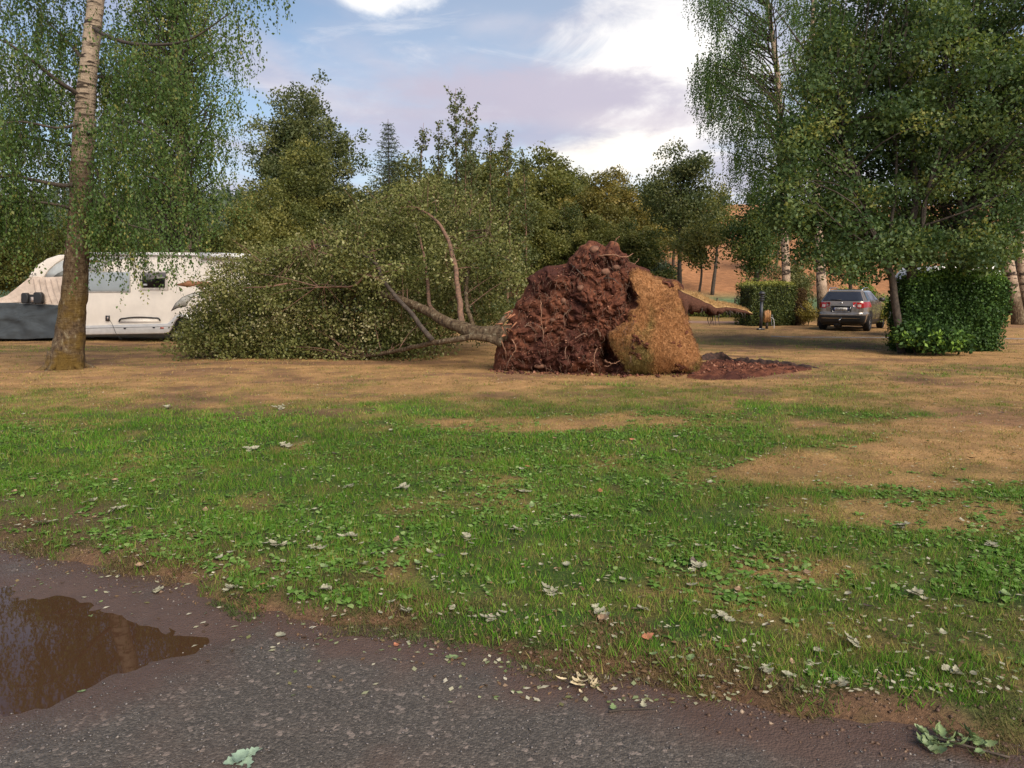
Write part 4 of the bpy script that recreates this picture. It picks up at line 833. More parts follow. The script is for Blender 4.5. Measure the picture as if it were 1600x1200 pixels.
def soil_mat():
    m, t, o = new_mat('red_clay_soil'); tc = N(t, 'ShaderNodeTexCoord'); ob = tc.outputs['Object']
    n = N(t, 'ShaderNodeTexNoise', i_Scale=5.0, i_Detail=8.0, i_Roughness=.7); L(t, ob, n.inputs[0])
    n2 = N(t, 'ShaderNodeTexNoise', i_Scale=1.3, i_Detail=4.0); L(t, ob, n2.inputs[0])
    v = N(t, 'ShaderNodeTexVoronoi', i_Scale=14.0); L(t, ob, v.inputs[0])
    c = ramp(t, n.outputs[0], [(.25, (.035, .012, .008)), (.43, (.085, .030, .018)), (.58, (.165, .062, .034)), (.8, (.32, .15, .085))])
    c = mixc(t, smooth(t, n2.outputs[0], .46, .60), c, mixc(t, n.outputs[0], (.030, .012, .010), (.10, .036, .024)))
    b = N(t, 'ShaderNodeBsdfPrincipled', i_Roughness=.95); b.inputs['Specular IOR Level'].default_value = .15; L(t, c, b.inputs['Base Color'])
    bp = N(t, 'ShaderNodeBump', i_Strength=1.0, i_Distance=.03); L(t, math_n(t, 'ADD', n.outputs[0], math_n(t, 'MULTIPLY', v.outputs['Distance'], .4)), bp.inputs['Height']); L(t, bp.outputs[0], b.inputs['Normal'])
    L(t, b.outputs[0], o.inputs[0]); return m
M['soil'] = soil_mat()
M['turf'] = col_mat('dry_turf', .95, 0, .4, 30.0, .8)
M['root'] = plain('torn_root', (.30, .15, .085), .8, var=.25, scale=20)
M['clod'] = leaf_mat('soil_clods', [(0, (.05, .02, .014)), (.5, (.13, .046, .028)), (.9, (.23, .095, .055)), (1, (.36, .19, .12))], 0, .02)
def rings(outline, c, rr):
    """verts/quads of nested copies of an outline round c"""
    k = len(outline); V = np.concatenate([c + (outline - c) * r for r in rr]); n = len(rr)
    i = np.arange(n - 1)[:, None] * k; j = np.arange(k)[None]; j2 = (j + 1) % k
    return V, np.stack([i + j, i + j2, i + k + j2, i + k + j], -1).reshape(-1, 4)
def lumps(n, pos, size, rg):
    base = np.array([(1,0,0),(0,1,0),(-1,0,0),(0,-1,0),(0,0,.8),(0,0,-.8),(.6,.6,.5),(-.6,.6,-.5)][:6], float)
    V = base[None] * size[:, None, None] * rg.uniform(.55, 1.4, (n, 6, 1)) + rg.normal(0, .15, (n, 6, 3)) * size[:, None, None]; V += pos[:, None]
    F = np.array([(0,1,4),(1,2,4),(2,3,4),(3,0,4),(1,0,5),(2,1,5),(3,2,5),(0,3,5)])[None] + 6*np.arange(n)[:, None, None]; return V.reshape(-1, 3), F.reshape(-1, 3)

def build_fallen():
    rg = np.random.default_rng(71); base = (P(790, 560, 15.2)[0], 15.3, 0)
    o = thing('uprooted_birch', base, 'uprooted birch lying on the lawn, its upturned root plate of red soil showing', 'tree')
    # --- root plate
    rr = np.linspace(1, 0.004, 64); V2, Q = rings(mass.o, mass.c, rr); x, z = V2[:, 0], V2[:, 1]; y = soil_front(x, z)
    e = np.repeat(rr, len(mass.o)); amp = .35 + .65 * sstep(1 - e, 0, .12)
    d = clod(x, z) + .09 * fbm(x*2.2, z*2.2, oct=4); y = y - d * amp * 1.5
    x2 = x + .09 * fbm(x*6, z*6, 3.0, oct=3); z2 = z + .09 * fbm(x*6, z*6, 8.0, oct=3) * sstep(z, .05, .4); front = np.stack([x2, y, np.maximum(z2, -.06)], 1)
    rb = np.array([1, .97, .9, .78, .6, .4, .2, .01]); B2, QB = rings(mass.o, mass.c, rb); xb, zb = B2[:, 0], B2[:, 1]
    yb = mass.Yp + .06 + .16*np.abs(xb - P(985, 500, 15)[0]) + .10*zb + .45 * (1 - np.repeat(rb, len(mass.o))**3) ** .6 + .1 * fbm(xb*3, zb*3, 4.0, oct=3)
    back = np.stack([xb, yb, np.maximum(zb, -.06)], 1); back[:len(mass.o)] = front[:len(mass.o)]
    plate = mk('root_plate', np.vstack([front, back]), [Q[:, ::-1], QB + len(front)], M['soil'], o, False)
    # clods on the face and along its foot
    n = 5200; px, py = rg.uniform(772, 1000, n), rg.uniform(378, 588, n); q = np.array([P(a, b, 15.0)[[0, 2]] for a, b in zip(px, py)]); k = (mass.r(q[:, 0], q[:, 1]) < .97); q = q[k]
    pos = np.stack([q[:, 0], soil_front(q[:, 0], q[:, 1]) - (clod(q[:, 0], q[:, 1]) + .09*fbm(q[:, 0]*2.2, q[:, 1]*2.2, oct=4)) * 1.5 + .005, q[:, 1]], 1); s = .007 + .024 * rg.uniform(0, 1, len(pos)) ** 3
    m = 420; fx = rg.uniform(P(765, 588, 14.8)[0], P(1110, 588, 14.8)[0], m); f = np.stack([fx, 14.75 + rg.normal(0, .16, m) + .16*np.abs(fx - 2.2), 0*fx], 1); f[:, 2] = terrain(f[:, 0], f[:, 1]) + .01
    pos = np.vstack([pos, f]); s = np.r_[s, .01 + .045 * rg.uniform(0, 1, m) ** 3]
    V, F = lumps(len(pos), pos, s, rg); tag(mk('soil_clods', V, F, M['clod'], plate, attr=np.repeat(rg.uniform(0, 1, len(pos)) ** 1.5, 6)), kind='stuff')
    # stones held in the soil
    for px, py, sx, sz in [(930, 390, .10, .085), (905, 450, .07, .06), (843, 572, .11, .05), (962, 418, .08, .05), (880, 470, .05, .06), (945, 425, .09, .07), (862, 500, .05, .04)]:
        c = P(px, py, 15)[[0, 2]]; yy = soil_front(c[0], c[1]) - (clod(c[0], c[1])) * 1.5 - .04
        bm = bmesh.new(); bmesh.ops.create_icosphere(bm, subdivisions=2, radius=1.0)
        for v in bm.verts: v.co *= 1 + .22 * mnoise.noise(v.co * 1.6 + Vector((px, py, 0)))
        V = np.array([v.co for v in bm.verts]) * (sx, .06, sz) + (c[0], yy, c[1]); F = np.array([[v.index for v in f.verts] for f in bm.faces]); bm.free()
        mk('stone', V, F, plain('earthy_stone', (.21, .10, .06), .9, var=.2, scale=14), plate, True)
    # --- turf still clinging to the right half
    tc = P(1030, 510, 15)[[0, 2]]; tq = np.array([P(a, b, 15.0)[[0, 2]] for a, b in TURF]); tq = np.vstack([tq, tq[:1]]); dd = np.r_[0, np.cumsum(np.linalg.norm(np.diff(tq, axis=0), axis=1))]; u = np.linspace(0, dd[-1], 300, endpoint=False)
    to = np.stack([np.interp(u, dd, tq[:, 0]), np.interp(u, dd, tq[:, 1])], 1); to += .075 * np.stack([fbm(to[:, 0]*9, to[:, 1]*9, oct=3), fbm(to[:, 0]*9, to[:, 1]*9, 5.0, oct=3)], 1)
    def turf_y(x, z): return soil_front(x, z) * 0 + mass.Yp - .60 * (1 - np.clip(mass.r(x, z), 0, 1)**4) ** .55 + .16*np.abs(x - P(985, 500, 15)[0]) + .10*z - .055 + .06 * fbm(x*2.6, z*2.6, oct=4) + .018 * fbm(x*12, z*12, oct=2)
    rt = np.r_[1, .985, .95, np.linspace(.9, .01, 34)]; T2, TQ = rings(to, tc, rt); x, z = T2[:, 0], T2[:, 1]; y = turf_y(x, z); ee = np.repeat(rt, len(to)); y = y + .14 * sstep(ee, .93, 1.0)
    FV = np.stack([x, y, np.maximum(z, -.02)], 1); k = len(to); BV = FV[:k] + (0, .22, 0); j = np.arange(k); ring = np.stack([j, (j+1) % k, len(FV) + (j+1) % k, len(FV) + j], 1)
    gr = sstep(fbm(x*1.6, z*1.6, 2.0, oct=4) - .35*(z - .8), .1, .6)[:, None]; soilc = sstep(fbm(x*5, z*5, 7.0, oct=3), .32, .5)[:, None] * .6
    col = np.array([.30, .145, .06]) + (np.array([.20, .165, .06]) - np.array([.37, .20, .085])) * gr * .8; col = col + (np.array([.17, .075, .04]) - col) * soilc
    edge = sstep(ee, .955, .99)[:, None]; col = col + (np.array([.10, .042, .025]) - col) * edge
    turf = mk('turf_layer', np.vstack([FV, BV]), [TQ[:, ::-1], ring], M['turf'], o, True, col=np.vstack([col, np.tile([.10, .042, .025], (k, 1))]))
    n = 26000; px, py = rg.uniform(945, 1102, n), rg.uniform(415, 585, n); q = np.array([P(a, b, 15.0)[[0, 2]] for a, b in zip(px, py)]); kk = in_poly(q[:, 0], q[:, 1], to); q = q[kk]; n = len(q)
    p = np.stack([q[:, 0], turf_y(q[:, 0], q[:, 1]) + .004, q[:, 1]], 1); h = rg.uniform(.03, .085, n)[:, None]; d = rg.normal(0, .45, (n, 3)) + np.array([.12, -.75, -.35]); d /= np.linalg.norm(d, axis=1, keepdims=True)
    s = np.cross(d, rg.standard_normal((n, 3))); s /= np.linalg.norm(s, axis=1, keepdims=True); s *= .0045
    V = np.stack([p - s, p + s, p + d*h], 1).reshape(-1, 3); g = sstep(fbm(q[:, 0]*1.6, q[:, 1]*1.6, 2.0, oct=4) - .35*(q[:, 1] - .8) + rg.normal(0, .12, n), .1, .6)[:, None]
    c = (np.array([.38, .19, .075]) + (np.array([.21, .19, .065]) - np.array([.45, .25, .105])) * g * .8) * rg.uniform(.45, 1.35, n)[:, None] * (1 + .35*fbm(q[:, 0]*5, q[:, 1]*5, oct=3))[:, None]
    tag(mk('dry_grass', V, np.arange(3*n).reshape(-1, 3), M['grass'], turf, col=np.repeat(c, 3, 0)), kind='stuff')
    # --- torn strip of turf hanging out to the right
    fl = spline([(*P(1060, 454, 15.0), .46), (*P(1080, 463, 15.0), .36), (*P(1096, 470, 15.0), .20), (*P(1112, 477, 15.05), .15), (*P(1124, 482, 15.1), .16), (*P(1140, 482, 15.15), .07), (*P(1160, 485, 15.2), .06), (*P(1181, 491, 15.25), .02)], 60)
    lift = np.interp(np.arange(60), [0, 18, 36, 59], [.02, .16, .12, .02])
    a = np.linspace(-1, 1, 9); Vt, ct = [], []
    for i, (cx, cy, cz, w) in enumerate(fl):
        for s_ in a: Vt.append((cx, cy + .3 + s_ * (.30 - .2*i/60), cz + .02 + lift[i]*(s_+1)/2 + .02*vnoise(cx*9, s_*3)))
    for i, (cx, cy, cz, w) in enumerate(fl):
        for s_ in a: Vt.append((cx + .03*float(vnoise(cx*14, s_*4, 3.)), cy + .3 + s_ * (.28 - .2*i/60), cz - w * (.8 + .7*float(fbm(cx*13, s_*2.0, 1.0, oct=3)))))
    Vt = np.array(Vt); n9 = 60*9; i = (np.arange(59)[:, None]*9 + np.arange(8)[None]).ravel(); top = np.stack([i, i+9, i+10, i+1], 1); bot = np.stack([i+1, i+10, i+9, i], 1) + n9
    e0 = np.arange(59)*9; s1 = np.stack([e0, n9+e0, n9+e0+9, e0+9], 1); e1 = e0 + 8; s2 = np.stack([e1, e1+9, n9+e1+9, n9+e1], 1)
    cols = np.vstack([np.tile([.42, .26, .11], (n9, 1)), np.tile([.085, .036, .022], (n9, 1))]); Vs = Vt.copy(); Vs[:n9, 2] -= .012; flap = mk('turf_strip', Vs, [top, bot, s1, s2], M['turf'], o, False, col=np.tile([.085, .036, .022], (2*n9, 1))); mk('straw_top', Vt[:n9], [top], M['turf'], flap, True, col=cols[:n9])
    n = 2600; ii = rg.integers(0, 56, n); p = np.stack([fl[ii, 0] + rg.normal(0, .015, n), fl[ii, 1] + .3 + (fs_ := rg.uniform(-1, 1, n)) * (.28 - .2*ii/60), fl[ii, 2] + .02 + lift[ii]*(fs_+1)/2], 1); d = rg.normal(0, .5, (n, 3)) + np.array([.2, -.2, .8]); d /= np.linalg.norm(d, axis=1, keepdims=True); h = rg.uniform(.025, .07, n)[:, None]; s = np.cross(d, rg.standard_normal((n, 3))); s /= np.linalg.norm(s, axis=1, keepdims=True); s *= .004
    tag(mk('dry_grass', np.stack([p-s, p+s, p+d*h], 1).reshape(-1, 3), np.arange(3*n).reshape(-1, 3), M['grass'], flap, col=np.repeat(np.array([.44, .28, .12]) * rg.uniform(.7, 1.25, n)[:, None], 3, 0)), kind='stuff')
    hr = MB()
    for _ in range(46):
        i = int(rg.integers(0, 52)); q0 = fl[i, :3] + (rg.normal(0, .02), rg.uniform(.05, .4), -.7*fl[i, 3]); ln = rg.uniform(.03, .14) + (.16 if 28 < i < 34 else 0); hr.tube(limb(q0, q0 + (rg.normal(0, .03), rg.normal(0, .03), -ln), 5, rg, 0, .12), np.linspace(.012, .003, 5), 4)
    tag(hr.build('hanging_rootlets', M['bark'], flap), kind='stuff')
    # --- roots
    for pts, r0 in [([(945, 563, 14.65), (952, 567, 14.5), (960, 568, 14.42), (968, 563, 14.40)], .018), ([(945, 572, 14.6), (951, 572, 14.5), (957, 568, 14.45)], .014), ([(935, 400, 14.9), (958, 398, 14.75), (975, 402, 14.7), (990, 396, 14.85)], .018),
                    ([(788, 545, 15.1), (783, 532, 14.95), (789, 548, 14.8), (791, 562, 14.78)], .010), ([(800, 530, 14.8), (806, 545, 14.72), (797, 560, 14.75), (790, 578, 14.8)], .012), ([(960, 385, 15.0), (962, 376, 14.95), (968, 369, 14.95)], .015), ([(984, 410, 14.9), (992, 412, 14.8), (999, 404, 14.8)], .012),
                    ([(845, 470, 14.6), (846, 500, 14.5), (850, 530, 14.48)], .010), ([(932, 545, 14.5), (928, 560, 14.42), (930, 580, 14.45)], .012)]:
        c = spline([P(*q) for q in pts], 16); c += rg.normal(0, .006, c.shape); mb = MB(); mb.tube(c, np.linspace(r0, r0*.35, 16), 6); mb.build('root', M['root'], plate, True)
    for k in range(16):
        px, py = rg.uniform(790, 975), rg.uniform(395, 560); c = P(px, py, 15)[[0, 2]]
        if mass.r(np.array(c[0]), np.array(c[1])) > .97: continue
        p0 = np.array([c[0], soil_front(c[0], c[1]) - .02, c[1]]); ln = rg.uniform(.18, .42); d = np.array([rg.normal(-.1, .5), -.6, rg.normal(-.2, .5)]); d /= np.linalg.norm(d); c_ = spline([p0 + d*(-.1), p0 + d*ln*.5 + (0, 0, .02), p0 + d*ln + (rg.normal(0, .08), 0, -.08)], 12); c_ += rg.normal(0, .004, c_.shape)
        mb = MB(); mb.tube(c_, np.linspace(rg.uniform(.010, .022), .004, 12), 6); mb.build('root', M['bark'] if k % 2 else M['red_bark'], plate, True)
    fr = MB()
    for _ in range(420):
        px, py = rg.uniform(780, 985), rg.uniform(390, 580); c = P(px, py, 15)[[0, 2]]
        if mass.r(np.array(c[0]), np.array(c[1])) > .96: continue
        y0 = soil_front(c[0], c[1]) - .10 - rg.uniform(0, .08); q0 = np.array([c[0], y0, c[1]]); ln = rg.uniform(.05, .2); fr.tube(limb(q0, q0 + (rg.normal(0, .06), -.04 + rg.normal(0, .03), -ln), 5, rg, 0, .15), np.linspace(.005, .002, 5), 3)
    tag(fr.build('fine_roots', M['red_bark'], plate), kind='stuff')
    # splintered wood at the left edge
    sp = MB()
    for _ in range(16):
        q0 = P(rg.uniform(783, 812), rg.uniform(486, 530), 15.0); sp.tube([q0, q0 + (rg.normal(-.05, .05), -.12, rg.normal(-.02, .05))], [.022, .004], 4)
    tag(sp.build('splinters', plain('fresh_split_wood', (.36, .15, .075), .8, var=.2), plate), kind='stuff')
    # --- stem and limbs
    def limbpx(name, pts, mat, k=10, n=30, amp=.05):
        c, r = trunk_from_px(pts, n); c += .018 * np.stack([vnoise(c[:, 0]*6, c[:, 2]*6, float(q)) for q in range(3)], 1); mb = MB(); bark_tube(mb, c, r, k, rg, amp); mb.build(name, mat, o, True); return c
    B, RB = M['birch_fallen'], M['red_bark']; C = []
    C.append(limbpx('trunk', [(815, 520, 15.45, .20), (780, 523, 15.5, .175), (750, 521, 15.7, .155), (715, 510, 16.0, .125), (690, 499, 16.3, .11), (655, 480, 16.8, .095), (622, 467, 17.3, .085), (570, 455, 18.3, .07), (500, 440, 19.6, .075), (420, 430, 20.8, .04)], B, 18, 60))
    C.append(limbpx('limb', [(785, 536, 15.3, .085), (765, 530, 15.35, .075), (740, 526, 15.5, .07), (712, 530, 15.7, .062), (680, 535, 16.0, .055), (650, 541, 16.5, .05), (610, 551, 17.2, .04), (570, 557, 17.8, .025), (520, 559, 18.0, .015)], M['birch_fallen'], 10, 50))
    C.append(limbpx('limb', [(676, 532, 16.0, .055), (660, 513, 16.1, .052), (640, 487, 16.3, .048), (618, 462, 16.6, .045), (600, 440, 16.8, .042), (588, 415, 17.0, .038), (570, 400, 17.3, .032), (540, 388, 17.8, .025), (500, 384, 18.4, .016), (440, 392, 19.0, .01)], M['bark'], 9, 50))
    C.append(limbpx('limb', [(598, 438, 16.8, .028), (585, 433, 16.8, .026), (572, 430, 16.9, .025), (556, 444, 17.0, .02), (530, 448, 17.2, .018), (495, 448, 17.4, .012)], RB, 7, 30))
    C.append(limbpx('limb', [(722, 508, 16.0, .07), (718, 470, 16.2, .06), (713, 430, 16.4, .052), (706, 395, 16.6, .045), (694, 362, 16.9, .038), (676, 340, 17.2, .03), (650, 325, 17.6, .028), (625, 305, 18.0, .014)], RB, 10, 46))
    C.append(limbpx('limb', [(738, 508, 16.3, .05), (728, 468, 16.9, .045), (731, 430, 17.4, .04), (745, 395, 17.9, .034), (758, 372, 18.3, .035), (768, 340, 18.8, .015)], B, 8, 34))
    C.append(limbpx('limb', [(775, 515, 15.6, .07), (790, 497, 15.5, .06), (800, 485, 15.55, .05)], B, 8, 14))
    C.append(limbpx('limb', [(690, 500, 16.4, .05), (672, 478, 17.0, .045), (668, 440, 17.6, .04), (662, 400, 18.2, .03), (650, 350, 18.8, .015)], RB, 7, 30))
    C.append(limbpx('limb', [(455, 443, 17.7, .02), (430, 446, 17.6, .022), (400, 450, 17.6, .018), (375, 449, 17.8, .012)], RB, 6, 20))
    C.append(limbpx('limb', [(520, 400, 17.6, .015), (490, 385, 17.8, .02), (487, 376, 17.8, .03), (488, 392, 17.9, .028)], RB, 6, 16))
    # --- the crown, heaped on the ground
    CR = np.array([(272, 548), (290, 500), (318, 462), (330, 430), (362, 398), (392, 383), (440, 386), (500, 376), (545, 345), (590, 312), (620, 296), (665, 288), (715, 296), (762, 316), (792, 372), (815, 415), (828, 440), (818, 470), (790, 500), (760, 512), (735, 540), (690, 552), (620, 558), (530, 560), (430, 556), (330, 560)], float)
    n = 2300; px, py = rg.uniform(270, 830, n), rg.uniform(286, 562, n); k = in_poly(px, py, CR); px, py = px[k], py[k]; n = len(px)
    Yc = rg.uniform(17.5, 22.3, n) + sstep(px, 640, 760) * .6 * (py > 420); fr1 = (rg.uniform(0, 1, n) < .22) & (py < 430) & (px > 520); Yc[fr1] = rg.uniform(16.5, 17.4, fr1.sum()); cl = np.array([P(a, b, y_) for a, b, y_ in zip(px, py, Yc)]); gap = fbm(cl[:, 0]*.9, cl[:, 1]*.9, cl[:, 2]*1.1, oct=3) + rg.normal(0, .08, n) > -.20 + .34 * sstep(px, 560, 660) * sstep(420 - py, 0, 60); cl, px, py, n = cl[gap], px[gap], py[gap], int(gap.sum())
    edge = poly_dist(px, py, CR); low = (cl[:, 2] < .12); cl = cl[~low]; edge = edge[~low]; fr_ = np.array([P(a, 452 + 1920/18.3 - rg.uniform(2, 40), 18.2 + rg.uniform(0, .5)) for a in rg.uniform(300, 660, 120)]); cl = np.vstack([cl, fr_])
    br = MB(); allp = np.concatenate(C[:6]); 
    for c in cl[::2]:
        d = np.linalg.norm(allp - c, axis=1) + .6*np.clip(c[0] - allp[:, 0] + .6, 0, None)*-0; a = allp[np.argsort(d)[int(rg.integers(0, 14))]]; ln = np.linalg.norm(c - a)
        if .25 < ln < 1.7: br.tube(limb(a, c, 7, rg, .12), np.linspace(.008 + .004*ln, .004, 7), 4, False)
    tag(br.build('branches', M['red_bark'], o, True), kind='stuff')
    rc = rg.uniform(.22, .52, len(cl)); V, F, t = clump_leaves(cl, rc, 84, .072, rg, .75, .2, .1, .46, .2)
    lf = MB().add(V, F, t=t); tops = cl[rg.uniform(0, 1, len(cl)) < .6]; V, F, t, st = strand_leaves(tops, .55, .03, .06, rg, .2, .5, .2, .03); lf.add(V, F, t=t)
    sb = MB()
    for px0, py0, ln_, lx in [(645, 305, 1.0, .1), (670, 300, 1.3, .25), (690, 305, .9, -.1), (560, 345, .9, -.4), (530, 360, .8, -.5), (715, 305, .8, .3), (740, 320, 1.0, .4), (600, 320, .9, -.3), (770, 350, .9, .5), (790, 390, .8, .6), (400, 390, .8, -.7), (360, 410, .7, -.8), (440, 392, .6, -.5), (480, 385, .7, -.3), (330, 440, .6, -.8), (620, 310, .7, 0), (810, 430, .5, .7), (510, 372, .6, -.2)]:
        for _ in range(3):
            p0 = P(px0 + rg.normal(0, 8), py0 + 22 + rg.normal(0, 6), 18.6 + rg.normal(0, .7)); p1 = p0 + np.array([lx + rg.normal(0, .2), rg.normal(0, .2), .75 + rg.normal(0, .15)]) * ln_ * .8
            c = limb(p0, p1, 9, rg, .15); sb.tube(c, np.linspace(.012, .004, 9), 4, False); m = int(85 * ln_); q = c[rg.integers(1, 9, m)] + rg.normal(0, .085, (m, 3)); V, F = leaves(q, .066, rg, axis=np.array([0, 0, -.3])); lf.add(V, F, t=np.repeat(np.clip(rg.normal(.55, .2, m), 0, 1), 4))
    tag(sb.build('sprays', M['red_bark'], o), kind='stuff')
    lf.build('crown', M['fallen'], o)
build_fallen()

def build_crater():
    """bare soil left in the lawn right of the mound, with the torn edge of the turf"""
    rg = np.random.default_rng(75); pts = [(1085, 572), (1104, 566), (1130, 566), (1165, 570), (1205, 572), (1245, 575), (1276, 578), (1240, 582), (1205, 586), (1150, 591), (1100, 592), (1070, 588)]
    q = np.array([G(a, b)[:2] for a, b in pts]); q = np.vstack([q, q[:1]]); d = np.r_[0, np.cumsum(np.linalg.norm(np.diff(q, axis=0), axis=1))]; u = np.linspace(0, d[-1], 160, endpoint=False); ou = np.stack([np.interp(u, d, q[:, 0]), np.interp(u, d, q[:, 1])], 1)
    ou += .06 * np.stack([fbm(ou[:, 0]*5, ou[:, 1]*5, oct=3), fbm(ou[:, 0]*5, ou[:, 1]*5, 4.0, oct=3)], 1); rr = np.linspace(1, .01, 34); V2, Q = rings(ou, ou.mean(0), rr); e = np.repeat(rr, 160)
    z = terrain(V2[:, 0], V2[:, 1]) + .012 + .05 * sstep(1 - e, 0, .3) * (1 + fbm(V2[:, 0]*6, V2[:, 1]*6, oct=3)) + .03 * vnoise(V2[:, 0]*18, V2[:, 1]*18) - .03*sstep(e, .93, 1)
    mb = M['clod']; s = mk('bare_soil', np.column_stack([V2, z]), Q, M['soil'], None, True); tag(s, kind='structure')
    n = 700; i = rg.integers(0, len(V2), n); pos = np.column_stack([V2[i], z[i] + .008]) + rg.normal(0, .03, (n, 3)) * (1, 1, 0); V, F = lumps(n, pos, .008 + .04*rg.uniform(0, 1, n)**3, rg); tag(mk('soil_clods', V, F, mb, s, attr=np.repeat(rg.uniform(0, 1, n), 6)), kind='stuff')
    c = spline([(*G(1098, 565)[:2], .11), (*G(1125, 564)[:2], .17), (*G(1150, 568)[:2], .12), (*G(1190, 572)[:2], .11), (*G(1240, 575)[:2], .09), (*G(1282, 578)[:2], .03)], 120); a = np.linspace(0, np.pi, 9); V = []
    for x, y, h in c:
        for b in a: k = 1 + .55*float(fbm(x*7, b*1.2, oct=3)) + .3*float(vnoise(x*22, b*3)); V.append((x + .02*float(vnoise(x*15, b)), y + .16 - .15*math.cos(b)*k*(.8), terrain(np.array([x]), np.array([y]))[0] - .015 + h*math.sin(b)*k))
    i = (np.arange(119)[:, None]*9 + np.arange(8)[None]).ravel(); mk('torn_turf_edge', np.array(V), np.stack([i, i+9, i+10, i+1], 1)[:, ::-1], plain('dark_torn_soil', (.06, .028, .02), .95, var=.3, scale=14, bump=.8, bscale=25), s)
build_crater()

# ------------------------------------------------------------------ motorhome
def prism(mb, poly, y0, y1, bev=0.0):
    """poly: (x, z) outline, clockwise or not; extruded from y0 to y1"""
    k = len(poly); p = np.asarray(poly, float); V = np.vstack([np.column_stack([p[:, 0], np.full(k, y0), p[:, 1]]), np.column_stack([p[:, 0], np.full(k, y1), p[:, 1]])])
    bm = bmesh.new(); vs = [bm.verts.new(v) for v in V]; bm.faces.new(vs[:k]); bm.faces.new(vs[k:][::-1])
    for i in range(k): bm.faces.new((vs[i], vs[k+i], vs[k+(i+1) % k], vs[(i+1) % k]))
    bmesh.ops.recalc_face_normals(bm, faces=bm.faces)
    if bev:
        ed = [e for e in bm.edges if abs(e.verts[0].co.y - e.verts[1].co.y) < 1e-6]; bmesh.ops.bevel(bm, geom=ed, offset=bev, segments=4, affect='EDGES', profile=.5)
    bmesh.ops.triangulate(bm, faces=bm.faces); bm.verts.index_update()
    mb.add(np.array([v.co for v in bm.verts]), np.array([[v.index for v in f.verts] for f in bm.faces])); bm.free(); return mb
def text_mesh(name, s, size, mat, parent, loc, rot, depth=.002, sx=1.0):
    cu = bpy.data.curves.new(name, 'FONT'); cu.body = s; cu.size = size; cu.extrude = depth; cu.align_x = 'CENTER'; cu.align_y = 'CENTER'
    t = bpy.data.objects.new(name, cu); COL.objects.link(t); bpy.context.view_layer.update(); me = bpy.data.meshes.new_from_object(t.evaluated_get(bpy.context.evaluated_depsgraph_get())); bpy.data.objects.remove(t)
    me.materials.clear(); me.materials.append(mat); o = bpy.data.objects.new(name, me); COL.objects.link(o); o.parent = parent; o.location = loc; o.rotation_euler = rot; o.scale = (sx, 1, 1); return o
def wheel(parent, c, r, w, axis, tyre_m, rim_m, local=False):
    """c centre, axis unit vector outwards"""
    c, ax = np.asarray(c, float), np.asarray(axis, float); mb = MB(); prof = [(-.5, .62), (-.5, .88), (-.42, .97), (-.2, 1.0), (.2, 1.0), (.42, .97), (.5, .88), (.5, .64), (.36, .60)]
    up = np.array([0, 0, 1.]); b = np.cross(up, ax); a = np.linspace(0, 2*np.pi, 28, endpoint=False); ring = np.cos(a)[:, None]*b + np.sin(a)[:, None]*up
    V = np.concatenate([c + ax*w*s + ring*r*q for s, q in prof]); k = 28; n = len(prof); i = np.arange(n-1)[:, None]*k; j = np.arange(k)[None]; Q = np.stack([i+j, i+(j+1) % k, i+k+(j+1) % k, i+k+j], -1).reshape(-1, 4)
    wh = MB().add(V, Q).build('wheel', tyre_m, parent, True, local=local)
    rb = MB(); ro = [(.34, .62), (.42, .60), (.40, .54)]; V = np.concatenate([c + ax*w*s + ring*r*q for s, q in ro]); i = np.arange(2)[:, None]*k; rb.add(V, np.stack([i+j, i+(j+1) % k, i+k+(j+1) % k, i+k+j], -1).reshape(-1, 4))
    for q in range(7):
        th = q*2*np.pi/7; d = math.cos(th)*b + math.sin(th)*up; e = -math.sin(th)*b + math.cos(th)*up; p0, p1 = c + ax*w*.36 + d*r*.08, c + ax*w*.38 + d*r*.57
        rb.add([p0-e*r*.07, p0+e*r*.07, p1+e*r*.05, p1-e*r*.05], [(0, 1, 2, 3)])
    hubV = np.vstack([c + ax*w*.42, c + ax*w*.38 + ring*r*.14]); rb.add(hubV, [(0, 1+q, 1+(q+1) % k) for q in range(k)]); rb.build('rim', rim_m, wh, False, local=local)
    bk = np.vstack([c + ax*w*.10, c + ax*w*.10 + ring*r*.6]); mk('brake_disc', bk, [(0, 1+q, 1+(q+1) % k) for q in range(k)], M['black'], wh, local=local); return wh
M['black'] = plain('black_plastic', (.015, .015, .016), .5, var=.1); M['tyre'] = plain('tyre_rubber', (.018, .017, .017), .85, var=.2, bump=.3)
M['rim'] = plain('alloy_rim', (.62, .62, .63), .3, .8, var=.05); M['chrome'] = plain('chrome', (.75, .74, .72), .15, 1.0, var=.03)
